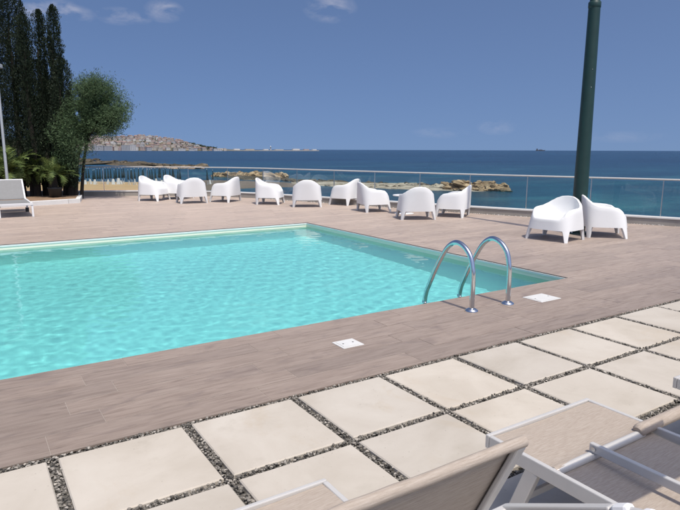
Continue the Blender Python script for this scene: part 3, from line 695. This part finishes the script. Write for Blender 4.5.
def feathery_tree():
    p = at(80, 199.0); t_ = empty('tamarisk_tree', (p.x, p.y, .06), 'feathery grey green tree with leaning thin trunks at the bed corner', 'tree')
    def w(px, py, dd=0.0):
        d = ray(px, py); k = (math.hypot(p.x-CAM.x, p.y-CAM.y)+dd)/math.hypot(d.x, d.y); q = CAM+d*k; return q-Vector((p.x, p.y, .06))
    tips = [(93, 84), (108, 92), (121, 108), (84, 92), (76, 106), (104, 110), (118, 118), (110, 127), (90, 124), (68, 118), (102, 82), (62, 132), (80, 84), (100, 124)]
    MB().tube([w(75, 199), w(76, 180), w(77, 160), w(82, 140), w(88, 122)], [.085, .07, .06, .05, .035], 10).build('trunk', M['bark'], t_)
    MB().tube([w(81.5, 199, .1), w(82.5, 180), w(84, 160), w(87, 142), w(94, 120)], [.055, .05, .042, .035, .025], 10).build('trunk', M['bark'], t_)
    br = MB(); Ps = []; Ds = []
    for tx, ty in tips:
        for q in range(3):
            dd = random.uniform(-1.0, 1.0); s = w(random.uniform(82, 90), random.uniform(122, 142)); e = w(tx+random.uniform(-4, 4), ty+random.uniform(-4, 4), dd); mid = s.lerp(e, .55)+Vector((0, 0, .12)); br.tube([s, mid, e], [.022, .014, .005], 5)
            for _ in range(1700):
                t = random.random()**.5; c = (s.lerp(mid, t*2) if t < .5 else mid.lerp(e, t*2-1)); g = Vector([max(-1.7, min(1.7, random.gauss(0, 1)))*q_ for q_ in (.17, .17, .14)])*(.6+.6*t)
                if noise.noise((c+g)*3.1) < -.28: continue
                Ps.append(c+g); d = (e-s).normalized()*.6+Vector((random.gauss(0, .5), random.gauss(0, .5), random.gauss(-.15, .5))); Ds.append(d.normalized())
    # hanging sprays on the sides
    for px, py, k in [(112, 120, 500), (107, 128, 400), (121, 105, 420), (98, 84, 420), (70, 140, 600), (78, 148, 500), (66, 155, 500), (86, 140, 420), (72, 165, 420), (115, 97, 300)]:
        c = w(px, py, random.uniform(-.6, .6))
        for _ in range(int(k*1.8)): Ps.append(c+Vector((random.gauss(0, .17), random.gauss(0, .2), random.gauss(0, .17)))); Ds.append(Vector((random.gauss(0, .5), random.gauss(0, .5), random.gauss(-.4, .5))).normalized())
    br.build('branches', M['bark'], t_)
    P = np.array([q[:] for q in Ps]); D = np.array([q[:] for q in Ds]); V, F = leaf_quads(P, D, rng.uniform(.05, .12, len(P)), rng.uniform(.009, .02, len(P)))
    link('crown', np_mesh('crown', V, F, M['feather']), None, t_)
feathery_tree()
def frond_mesh(L, droop, seed):
    random.seed(seed); m = MB(); K = 9; pts = [Vector((L*t*math.cos(droop*t*.75), 0, L*t*.9*math.sin(.95-droop*t)*.9)) for t in [i/(K-1) for i in range(K)]]
    m.tube(pts, [.012*(1-.8*i/(K-1)) for i in range(K)], 5)
    n = 30
    for i in range(3, n):
        t = i/n; f = t*(K-1); a = int(f); c = pts[a].lerp(pts[min(a+1, K-1)], f-a); ln = L*.26*math.sin(math.pi*min(.97, t*.85+.12)); d = (pts[min(a+1, K-1)]-pts[a]).normalized()
        for s in (-1, 1):
            e = c+d*ln*.55+Vector((0, s*ln*.8, random.uniform(-.02, .05))); w_ = d*.016; m.add([c-w_, c+w_, e], [(0, 1, 2)])
    return m.mesh('frond')
FR = [frond_mesh(1.0, .9, 31), frond_mesh(1.0, 1.3, 32), frond_mesh(1.0, .55, 33)]
for f in FR: f.materials.append(M['frond'])
random.seed(99)
def cycad(px, py, crown_y, size, label, pot, nf=30):
    p = at(px, py); H = height_over(p, px, crown_y); t_ = empty('cycad_plant', (p.x, p.y, .06), label, 'plant', 'cycads under the trees')
    if pot:
        MB().lathe([(0, 0), (.15, 0), (.19, .28), (.205, .30), (.205, .335), (.185, .335), (.18, .30), (0, .29)], n=24).build('pot', M['black'], t_)
    MB().tube([(0, 0, .02), (0, 0, H*.55), (0, 0, H)], [.10, .085, .06], 12).build('trunk', M['bark'], t_)
    for k in range(nf):
        o = link('frond', FR[k % 3], None, t_, (0, 0, H-.02)); s = size*random.uniform(.8, 1.1); o.scale = (s, s, s)
        o.rotation_euler = (random.uniform(-.15, .15), random.uniform(-.55, .45), k*2.399+random.uniform(-.2, .2))
cycad(56, 201, 176, .72, 'potted cycad with black pot on the soil beside tree trunks', True)
cycad(12, 201, 173, 1.15, 'large cycad spreading behind the white lounger', False, 38)
cycad(34, 199, 176, .75, 'smaller cycad between the large one and the pot', False, 24)
# pale lamp post in the planted corner
p = at(9.5, 203.2); lp = empty('street_lamp', (p.x, p.y, .06), 'pale grey street lamp standing among the cypresses', 'lamp'); d1 = height_over(p, 3, 68); dd = Vector((CR.x, CR.y, 0))
MB().lathe([(.042, 0), (.038, 1.2), (.030, d1-.1)], n=16).build('pole', M['grey'], lp)
hd = MB().bar(Vector((0, 0, d1-.05))-dd*.45, Vector((0, 0, d1-.02))+dd*.12, .20, .11).build('lamp_head', M['grey'], lp, .02)
MB().bar(Vector((0, 0, d1-.112))-dd*.40, Vector((0, 0, d1-.095))-dd*.02, .15, .012).build('diffuser', M['cap'], hd)

# ------------------------------------------------------------------ loungers
def sling(name, u0, u1, path, parent, org, th=.008, sag=.006, mk='sling'):
    m = MB(); n = 10; k = len(path); vs = []
    for s_ in (0, 1):
        for (v_, z) in path:
            for i in range(n+1):
                t = i/n; vs.append(Vector((u0+(u1-u0)*t, v_, z-sag*math.sin(math.pi*t)-s_*th))-org)
    W_ = n+1; G_ = W_*k
    fs = [(j*W_+i, j*W_+i+1, (j+1)*W_+i+1, (j+1)*W_+i) for j in range(k-1) for i in range(n)]+[(G_+j*W_+i+1, G_+j*W_+i, G_+(j+1)*W_+i, G_+(j+1)*W_+i+1) for j in range(k-1) for i in range(n)]
    for j in range(k-1): fs += [(j*W_, (j+1)*W_, G_+(j+1)*W_, G_+j*W_), (j*W_+n, G_+j*W_+n, G_+(j+1)*W_+n, (j+1)*W_+n)]
    for i in range(n): fs += [(i, G_+i, G_+i+1, i+1), ((k-1)*W_+i, (k-1)*W_+i+1, G_+(k-1)*W_+i+1, G_+(k-1)*W_+i)]
    m.add(vs, fs, True); o = m.build(name, M[mk], parent); es = o.modifiers.new('edges', 'EDGE_SPLIT'); es.split_angle = R(50); return o
def part(name, mat, parent, org, m, bevel=.004): rel(m, org); return m.build(name, M[mat], parent, bevel)

# lounger with raised back, seen from behind
def lounger_raised():
    g = Vector((.405, -1.9, 0)); t_ = empty('sun_lounger', g, 'aluminium sun lounger with upright sling back and white capped arm', 'sun lounger')
    u0, u1, z = .085, .725, .345
    for u in (u0+.010, u1-.010): part('side_rail', 'alu', t_, g, MB().box(u-.010, u+.010, -3.15, -1.389, z-.045, z+.004))
    part('foot_rail', 'alu', t_, g, MB().box(u0, u1, -1.388, -1.37, z-.045, z+.005))
    part('head_rail', 'alu', t_, g, MB().box(u0, u1, -3.185, -3.151, z-.045, z+.005))
    sling('seat_sling', u0+.018, u1-.018, [(-1.389, z-.004)]+[(-1.405-.05*i, z) for i in range(1, 13)]+[(-2.04, z-.004)], t_, g)
    hv, hz, tv, tz = -1.985, .36, -2.225, .872
    for u in (u0+.038, u1-.033): part('back_tube', 'alu', t_, g, MB().bar((u, hv, hz), (u, tv+.002, tz-.006), .028, .014, up=(0, 1, 0)))
    N = 9; pth = [(hv+(tv-hv)*i/N, hz+.01+(tz-hz-.01)*i/N) for i in range(N+1)]
    bs = MB(); us = [u0+.028+(u1-u0-.052)*i/10 for i in range(11)]
    vs = [Vector((u, a+.010-.010*math.sin(math.pi*i/10)*min(1, (tz-c)*9), c)) for a, c in pth for i, u in enumerate(us)]
    fs = [(j*11+i, j*11+i+1, (j+1)*11+i+1, (j+1)*11+i) for j in range(N) for i in range(10)]
    bs.add(vs, fs, True); o = part('back_sling', 'sling', t_, g, bs, 0); sl = o.modifiers.new('thick', 'SOLIDIFY'); sl.thickness = .006
    r_ = part('top_roll', 'sling', t_, g, MB().tube([(u0+.022+(u1-u0-.042)*i/12, tv+.005+random.uniform(-.0015, .0015), tz+random.uniform(-.0015, .002)) for i in range(13)], .0125, 14), 0)
    # arm on the outer side with its white plastic end
    part('arm', 'alu', t_, g, MB().bar((.765, -2.13, .640), (.765, -2.395, .785), .026, .022))
    part('arm_cap', 'cap', t_, g, MB().bar((.765, -2.396, .786), (.765, -2.432, .806), .030, .026), .009)
    part('arm_cap', 'cap', t_, g, MB().bar((.765, -2.452, .808), (.765, -2.476, .818), .028, .024), .008)
    part('arm_pin', 'alu', t_, g, MB().tube([(.765, -2.43, .803), (.765, -2.458, .812)], .009, 12), 0)
    part('arm_bracket', 'alu', t_, g, MB().bar((.69, -2.135, .643), (.775, -2.135, .643), .02, .018))
    for v_ in (-1.66, -2.85):
        for u in (u0+.016, u1-.016): part('leg', 'alu', t_, g, MB().bar((u, v_, z-.045), (u, v_+(.09 if v_ > -2 else -.09), 0), .032, .045, up=(0, 1, 0)))
lounger_raised()
# flat lounger with sleeve tube and an unseen overhead panel added to shade its bed
def lounger_added_shade():
    g = Vector((1.755, -2.3, 0)); t_ = empty('sun_lounger', g, 'aluminium sun lounger lying flat with sleeved cross tube and long bar', 'sun lounger')
    u0, u1, z = 1.425, 2.085, .355
    for u in (u0+.010, u1-.010): part('side_rail', 'alu', t_, g, MB().box(u-.010, u+.010, -3.25, -1.480, z-.052, z+.004))
    part('foot_rail', 'alu', t_, g, MB().box(u0, u1, -1.479, -1.46, z-.052, z+.005))
    part('head_rail', 'alu', t_, g, MB().box(u0, u1, -3.285, -3.251, z-.052, z+.005))
    sling('foot_sling', u0+.018, u1-.018, [(-1.481, z-.003)]+[(-1.5-.03*i, z) for i in range(1, 9)]+[(-1.762, z+.004), (-1.772, z+.007), (-1.781, z+.005), (-1.788, z-.001)], t_, g)
    part('cross_tube', 'alu', t_, g, MB().tube([(u0+.006, -1.775, z-.012), (u0+.012, -1.775, z-.012), (2.0, -1.775, z-.012)], [.012, .017, .017], 14), 0)
    part('sleeve', 'sling', t_, g, MB().tube([(1.965, -1.774, z+.004), (1.972, -1.774, z+.006)]+[(1.98+.05*i, -1.774, z+.007) for i in range(10)], [.018, .024]+[.026]*10, 14), 0)
    sling('bed_sling', u0+.035, u1-.035, [(-1.776-.04*i, z-.020-.010*min(1, i/5)) for i in range(17)], t_, g, sag=.004)
    part('long_bar', 'alu', t_, g, MB().bar((1.665, -1.765, z+.022), (1.665, -2.62, z+.022), .020, .036))
    part('bolt', 'steel', t_, g, MB().tube([(1.650, -1.785, z+.022), (1.657, -1.785, z+.022)], .009, 10), 0)
    part('back_hinge_tube', 'alu', t_, g, MB().tube([(u0+.02, -2.43, z), (u1-.02, -2.43, z)], .015, 12), 0)
    for u in (u0+.05, u1-.05): part('back_tube', 'alu', t_, g, MB().bar((u, -2.44, z), (u, -2.86, .86), .03, .022, up=(0, 1, 0)))
    sling('back_sling', u0+.04, u1-.04, [(-2.45-.041*i, z+.02+.0495*i) for i in range(11)], t_, g)
    for u in (u0+.02, u1-.02): part('added_shade_arm', 'alu', t_, g, MB().bar((u, -2.82, .83), (u, -2.505, 1.40), .022, .03, up=(0, 1, 0)))
    sling('added_shade_panel', u0, u1, [(-2.510+.022*i, 1.40+.004*math.sin(math.pi*i/11)) for i in range(12)], t_, g)  # added out of view so that its shadow falls across the bed sling
    for v_ in (-1.69, -3.0):
        for u in (u0+.016, u1-.016): part('leg', 'alu', t_, g, MB().bar((u, v_, z-.045), (u, v_+(.115 if v_ > -2 else -.115), 0), .030, .055, up=(0, 1, 0)))
    part('stretcher', 'alu', t_, g, MB().bar((u0+.03, -1.63, .16), (u1-.03, -1.63, .16), .02, .028))
    return t_
flat0 = lounger_added_shade()
corner_lounger = clone(flat0); corner_lounger.location = (corner_lounger.location.x+1.25, corner_lounger.location.y-0.08, 0)
corner_lounger['label'] = 'aluminium sun lounger showing only its foot corner beyond the flat lounger'
# far white lounger facing the sun
def lounger_far():
    g = Vector((.72, 12.3, 0)); t_ = empty('sun_lounger', g, 'white framed sun lounger with grey raised back beside the planting kerb', 'sun lounger')
    u0, u1, z = .38, 1.06, .30
    for u in (u0+.02, u1-.02): part('side_rail', 'whitemetal', t_, g, MB().box(u-.02, u+.02, 11.535, 13.4, z-.045, z+.004))
    part('foot_rail', 'whitemetal', t_, g, MB().box(u0, u1, 11.50, 11.534, z-.045, z+.005)); part('head_rail', 'whitemetal', t_, g, MB().box(u0, u1, 13.401, 13.44, z-.045, z+.005))
    sling('seat_sling', u0+.04, u1-.04, [(11.54+.1*i, z-.002) for i in range(13)], t_, g, mk='greysling')
    for u in (u0+.045, u1-.045): part('back_tube', 'whitemetal', t_, g, MB().bar((u, 12.76, z), (u, 13.22, .735), .034, .026, up=(0, 1, 0)))
    sling('back_sling', u0+.05, u1-.05, [(12.77+.045*i, z+.02+.0425*i) for i in range(11)], t_, g, mk='greysling')
    part('top_tube', 'whitemetal', t_, g, MB().tube([(u0+.03, 13.225, .74), (u1-.03, 13.225, .74)], .016, 10), 0)
    for u in (u0+.02, u1-.02):
        part('leg', 'whitemetal', t_, g, MB().bar((u, 11.53, z-.045), (u, 11.50, 0), .04, .04, up=(0, 1, 0)))
        part('leg', 'whitemetal', t_, g, MB().bar((u, 12.75, z-.045), (u, 12.78, 0), .04, .04, up=(0, 1, 0)))
        part('foot', 'dark', t_, g, MB().box(u-.035, u+.035, 12.74, 12.83, 0, .10))
lounger_far()

# ------------------------------------------------------------------ breakwater, reefs
def breakwater(name, label, spans):
    # spans: list of (px0, py0, px1, py1, count, size range m, rise, mat key)
    c = at(spans[0][0], spans[0][1], SEA); t_ = empty(name, c, label, 'rocks')
    for (a, b, c2, d2, n, s0, s1, rise, mk, wid) in spans:
        lib = [rock_mesh('boulder', M[mk], random.uniform(0, 50), 2, .75 if rise > .5 else .45, .75) for _ in range(6)]
        for i in range(n):
            t = (i+random.random())/n; p = at(a+(c2-a)*t, b+(d2-b)*t, SEA); d = Vector((CF.x, CF.y, 0)).normalized(); w_ = random.gauss(0, .5); p += d*wid*max(-1.2, min(1.2, w_)); s = random.uniform(s0, s1)
            o = link('boulder', random.choice(lib), None, t_, (p.x-c.x, p.y-c.y, rise*random.uniform(.2, 1.0)*max(.2, 1-abs(w_))-s*.15))
            o.scale = (s*random.uniform(.8, 1.35), s*random.uniform(.8, 1.2), s*random.uniform(.6, .95)); o.rotation_euler = (random.uniform(-.3, .3), random.uniform(-.3, .3), random.uniform(0, 6.28))
breakwater('rock_groyne', 'golden boulder groyne running out into the sea behind the railing', [
    (446, 189.5, 503, 190.5, 100, .38, .85, 1.35, 'goldrock', 2.2), (500, 191.2, 509, 191.6, 8, .4, .7, .15, 'darkrock', 1.2),
    (395, 187.0, 450, 189.2, 56, .35, .8, .55, 'palerock', 2.6), (330, 184.6, 400, 187.6, 52, .4, .8, .30, 'palerock', 3.2),
    (330, 183.0, 470, 186.8, 40, .4, .8, .35, 'darkrock', 1.5), (285, 180.6, 345, 183.6, 44, .5, .95, .5, 'darkrock', 3.0), (290, 184.0, 350, 186.0, 20, .4, .9, .2, 'palerock', 2.0)])
breakwater('rock_mound', 'golden boulder mound beside the brown sand spit', [(214, 176.4, 286, 177.3, 84, .5, 1.1, .9, 'goldrock', 2.4), (236, 179.2, 296, 180.6, 24, .4, .9, .2, 'darkrock', 2.0)])
breakwater('flat_reef', 'low dark weedy reef with pale rim off the beach', [(84, 162.8, 142, 163.6, 40, 1.2, 2.8, .5, 'darkrock', 7), (118, 164.2, 205, 167.4, 46, 1.1, 2.6, .4, 'darkrock', 5), (150, 167.6, 200, 168.6, 20, .8, 1.8, .4, 'goldrock', 3), (40, 158.5, 95, 160.5, 26, 1.5, 3.2, .5, 'darkrock', 8)])

mound('rock_shelf', shore_pts(dense([(286, 181.4), (330, 182.6), (400, 185.0), (450, 187.3), (506, 190.6), (496, 192.3), (440, 191.2), (390, 189.6), (330, 187.0), (288, 184.6)], 10, .8), SEA-.06), SEA-.06, .45, M['palerock'], nz=.7)
mound('rock_shelf', shore_pts(dense([(210, 176.2), (250, 176.4), (292, 178.6), (304, 181.0), (270, 180.4), (230, 178.8)], 8, .8), SEA-.06), SEA-.06, .45, M['darkrock'], nz=.7)
mound('rock_shelf', shore_pts(dense([(60, 161.6), (100, 161.8), (150, 163.4), (206, 166.6), (190, 168.4), (140, 166.0), (90, 164.2), (60, 163.4)], 8, 2.5), SEA-.06), SEA-.06, .6, M['darkrock'], nz=.7)
# ------------------------------------------------------------------ beach umbrellas and folded chairs
def beach_umbrella():
    t_ = empty('closed_beach_umbrella', (0, 0, 0), 'closed dark green beach umbrella in the row on the sand', 'umbrella', 'closed umbrellas on the beach')
    MB().lathe([(.03, -.3), (.028, 2.45), (0, 2.5)], n=8).build('pole', M['grey'], t_)
    prof = [(.04, .72), (.13, .78), (.15, 1.0), (.10, 1.5), (.065, 1.95), (.04, 2.36), (0, 2.42)]; m = MB(); n = 16; vs = []
    for r_, z in prof:
        for j in range(n): k = r_*(1.15 if j % 2 else .72); vs.append((k*math.cos(2*math.pi*j/n), k*math.sin(2*math.pi*j/n), z))
    m.add(vs, [(i*n+j, i*n+(j+1) % n, (i+1)*n+(j+1) % n, (i+1)*n+j) for i in range(len(prof)-1) for j in range(n)], True); m.build('canopy', M['canopy'], t_)
    MB().lathe([(.05, 2.42), (.03, 2.5), (0, 2.53)], n=8).build('finial', M['grey'], t_); return t_
def folded_chair():
    t_ = empty('folded_sunbed', (0, 0, 0), 'white folded sunbed leaning upright below a closed umbrella', 'sunbed', 'folded white sunbeds on the beach')
    MB().add([(-.34, -.30, 0), (.34, -.30, 0), (.16, 0, 1.25), (-.16, 0, 1.25), (-.34, -.24, 0), (.34, -.24, 0), (.16, .05, 1.25), (-.16, .05, 1.25)], [(0, 1, 2, 3), (5, 4, 7, 6), (3, 2, 6, 7), (0, 3, 7, 4), (1, 5, 6, 2)]).build('sling', M['canvas'], t_)
    for s in (-.32, .32): MB().bar((s, .28, 0), (s*.5, -.02, 1.2), .05, .05).build('leg', M['whitemetal'], t_)
    return t_
u0_ = beach_umbrella(); f0_ = folded_chair(); first = [True, True]
upx = [84+2.75*i+random.uniform(-.9, .9) for i in range(36)]+[208, 212.5, 56, 64, 71, 78]
for k, px in enumerate(upx):
    p = at(px+random.uniform(-.6, .6), 182.2+random.choice([0, .6, 1.3])+ (1.2 if px > 200 else 0), SEA+.18); o = u0_ if k == 0 else clone(u0_); o.location = p; s = random.uniform(.9, 1.08); o.scale = (s, s, s); o.rotation_euler = (random.uniform(-.04, .04), random.uniform(-.04, .04), random.uniform(0, 6))
    if k % 2 == 0 or k % 5 == 3:
        q = at(px+random.uniform(.8, 2.4), 184.0+random.uniform(0, 1.2), SEA+.18); o = f0_ if first[1] else clone(f0_); first[1] = False; o.location = q; o.rotation_euler = (0, 0, -YAW+random.uniform(-1.3, 1.3)); s = random.uniform(.45, .85); o.scale = (s*1.1, s, s)

# ------------------------------------------------------------------ far town on the hill
RIDGE = [(-120, 139), (-40, 138), (20, 138.5), (60, 137), (85, 136.5), (100, 135.5), (118, 137), (138, 135.3), (158, 137), (178, 139.8), (192, 142), (205, 145.2), (216, 146.8), (232, 148.2), (250, 148.8), (262, 149.1)]
def ridge_y(px):
    for a, b in zip(RIDGE, RIDGE[1:]):
        if a[0] <= px <= b[0]: return a[1]+(b[1]-a[1])*(px-a[0])/(b[0]-a[0])
    return RIDGE[-1][1]
D0, D1 = 2250.0, 2750.0
def hill_pt(px, t):
    d = D0+(D1-D0)*t; q = at_depth(px, ridge_y(px)+1.6, D1); zt = q.z; h_ = SEA+1.0+(max(zt, SEA+2)-SEA-1.0)*(math.sin(t*math.pi/2)); r_ = ray(px, 150); k = d/math.hypot(r_.x, r_.y); p = CAM+r_*k; p.z = h_; return p
hm = MB(); cols = list(range(-120, 264, 4)); T = [0, .1, .25, .4, .6, .8, 1.0, 1.4]; vs = []
for px in cols:
    for t in T:
        q = hill_pt(px, min(t, 1.0)) if t <= 1 else hill_pt(px, 1.0)+(hill_pt(px, 1.0)-hill_pt(px, 0))*.6
        if t > 1: q.z = SEA-2
        if t == 0: q.z = SEA-1
        q.z += 3*noise.noise(Vector((q.x*.01, q.y*.01, 0))) if 0 < t <= 1 else 0; vs.append(q)
k = len(T); hm.add(vs, [(i*k+j, (i+1)*k+j, (i+1)*k+j+1, i*k+j+1) for i in range(len(cols)-1) for j in range(k-1)], True)
tag(hm.build('hill', M['hill']), kind='structure')
wallc = {'cream': (.46, .42, .37), 'white': (.55, .545, .54), 'pink': (.40, .32, .30), 'ochre': (.40, .345, .28), 'grey': (.37, .38, .40)}
WM = {k: simple('house_wall_'+k, c, .9, var=.12, vscale=.05) for k, c in wallc.items()}
RM = simple('terracotta_roof', (.28, .195, .165), .9, var=.3, vscale=.1); FM = simple('flat_roof', (.40, .37, .34), .9, var=.2, vscale=.05); GLZ = simple('dark_window', (.05, .055, .065), .3)
LB = {'cream': 'cream house', 'white': 'white house', 'pink': 'faded pink house', 'ochre': 'ochre house', 'grey': 'grey concrete block'}
# shared unit meshes: x width, y depth, z height from 0 to 1, front towards -Y
wall_me = {k: (lambda me: (me.materials.append(WM[k]), me)[1])(MB().box(-.5, .5, -.5, .5, -.8, 1).mesh('wall')) for k in WM}
gab = MB(); gab.add([(-.54, -.56, 1.0), (.54, -.56, 1.0), (.54, .56, 1.0), (-.54, .56, 1.0), (-.40, 0, 1.28), (.40, 0, 1.28)], [(0, 1, 5, 4), (1, 2, 5), (2, 3, 4, 5), (3, 0, 4), (3, 2, 1, 0)]); gab_me = gab.mesh('roof'); gab_me.materials.append(RM)
par = MB(); par.box(-.52, .52, -.52, .52, 1.002, 1.07); par.box(-.15, .2, -.1, .25, 1.07, 1.28); par_me = par.mesh('roof'); par_me.materials.append(FM)
def win_mesh(nc, nr):
    m = MB()
    for i in range(nc):
        for j in range(nr): cx, cz = -.5+(i+.5)/nc, (j+.55)/nr; m.box(cx-.22/nc, cx+.22/nc, -.515, -.495, cz-.28/nr, cz+.25/nr)
    return m.mesh('window')
one_win = MB().box(-.5, .5, -.5, .5, -.5, .5).mesh('window'); one_win.materials.append(GLZ)
def house(px, t, w, dp, h_, kind, gable, windows):
    q = hill_pt(px, t); lab = 'small far '+LB[kind]+(' with terracotta roof' if gable else ' with flat roof')+(' on the waterfront of the hill town' if t < .12 else ' on the slope of the far hill town')
    o = empty('town_house', (q.x, q.y, q.z), lab, 'house', 'houses of the far hill town'); ang = math.atan2(q.y-CAM.y, q.x-CAM.x)-math.pi/2+random.uniform(-.5, .5); o.rotation_euler = (0, 0, ang)
    a = link('wall', wall_me[kind], None, o); a.scale = (w, dp, h_); b = link('roof', gab_me if gable else par_me, None, o); b.scale = (w, dp, h_)
    if windows:
        nc, nr = max(2, int(w/5)), max(2, int(h_/4))
        for i in range(nc):
            for j in range(nr):
                x = link('window', one_win, None, o, ((-.5+(i+.5)/nc)*w, -dp*.5-.02, (j+.55)/nr*h_)); x.scale = (w/nc*.45, .25, h_/nr*.5)
kinds = ['cream', 'cream', 'white', 'pink', 'pink', 'ochre', 'grey']
random.seed(23)
for rowt, n, pa, pb in [(.03, 48, 10, 226), (.14, 50, 20, 212), (.28, 50, 30, 207), (.44, 48, 40, 200), (.62, 46, 50, 193), (.84, 42, 60, 186)]:
    for i in range(n):
        px = pa+(pb-pa)*(i+random.uniform(.1, .9))/n; w = random.uniform(8, 19); h_ = random.uniform(5.5, 10.5)*(.75 if px > 180 else 1)
        house(px, min(1, max(.02, rowt+random.uniform(-.05, .05))), w, random.uniform(10, 16), h_, random.choice(kinds), random.random() < .5, w > 15 and rowt < .1)
for px, w, h_, kd in [(126, 30, 17, 'grey'), (132.5, 24, 19, 'white'), (99, 44, 15, 'grey'), (108, 30, 14, 'grey'), (182, 26, 7, 'white'), (192, 20, 6, 'white')]: house(px, .01, w, 14, h_, kd, False, True)
# tree masses between the houses
def far_wood():
    Ps = []
    for _ in range(330):
        px = random.choice([random.uniform(-20, 180), random.uniform(-20, 180), random.uniform(175, 216)]); t = random.uniform(.05, 1.0); q = hill_pt(px, t); s = random.uniform(3, 8)*(1 if px < 180 else .8)
        for _ in range(14): Ps.append((q.x+random.gauss(0, s*.7), q.y+random.gauss(0, s*.7), q.z+s*.5+random.gauss(0, s*.28)))
    P = np.array(Ps); D = rng.normal(size=P.shape); D /= np.linalg.norm(D, axis=1, keepdims=True); V, F = leaf_quads(P, D, rng.uniform(3, 7, len(P)), rng.uniform(2, 5, len(P)))
    tag(link('hillside_wood', np_mesh('hillside_wood', V, F, M['wood'])), 'dark green tree masses between the far hill houses', 'wood', kind='stuff')
far_wood()
# harbour mole with its low sheds and light
ml = empty('harbour_mole', at_depth(290, 150, 2400).xy.to_3d()+Vector((0, 0, SEA)), 'long low harbour mole running out from the hill town', 'mole'); mo = Vector(ml.location)
a = at_depth(205, 150, 2300); b = at_depth(318, 150, 2600); a.z = b.z = SEA+1.2
m = MB().bar(a, b, 16, 5.0); rel(m, mo); m.build('quay', M['farrock'], ml)
def on_mole(t, h_, w, kd, name):
    c = a.lerp(b, t); c.z = SEA+3.6; d = (b-a).normalized(); m = MB().bar(c-d*w/2+Vector((0, 0, h_/2)), c+d*w/2+Vector((0, 0, h_/2)), 9, h_); rel(m, mo); m.build(name, WM[kd], ml)
for t, h_, w, kd in [(.12, 6, 34, 'cream'), (.25, 5, 26, 'white'), (.36, 4, 40, 'ochre'), (.5, 4, 22, 'white'), (.62, 3, 40, 'cream'), (.78, 6, 34, 'white'), (.88, 4.5, 26, 'pink'), (.96, 4, 20, 'white')]: on_mole(t, h_, w, kd, 'shed')
c = a.lerp(b, .545); c.z = SEA+3.6; m = MB().lathe([(2.6, 0), (2.0, 12), (2.8, 12.2), (2.8, 13), (1.5, 13.2), (1.5, 15.5), (0, 17.5)], tuple(c-mo), 12); m.build('lighthouse', WM['white'], ml)
# far ship on the horizon
p = at_depth(540, 150, 6500); sp_ = empty('cargo_ship', (p.x, p.y, SEA), 'tiny dark cargo ship on the horizon', 'ship', rz=-YAW-.36)
hl = MB(); hl.add([(-40, -7, -1), (36, -7, -1), (46, 0, -1), (36, 7, -1), (-40, 7, -1), (-42, -7.5, 9), (38, -7.5, 9), (52, 0, 11), (38, 7.5, 9), (-42, 7.5, 9)], [(0, 1, 6, 5), (1, 2, 7, 6), (2, 3, 8, 7), (3, 4, 9, 8), (4, 0, 5, 9), (5, 6, 7, 8, 9)]); hl.build('hull', M['ship'], sp_)
MB().box(-36, -22, -6, 6, 9, 24).build('bridge', M['ship'], sp_); MB().box(-14, 24, -5, 5, 9, 14).build('cargo', M['ship'], sp_); MB().bar((8, 0, 9), (8, 0, 26), 1.2, 1.2, up=(0, 1, 0)).build('mast', M['ship'], sp_)
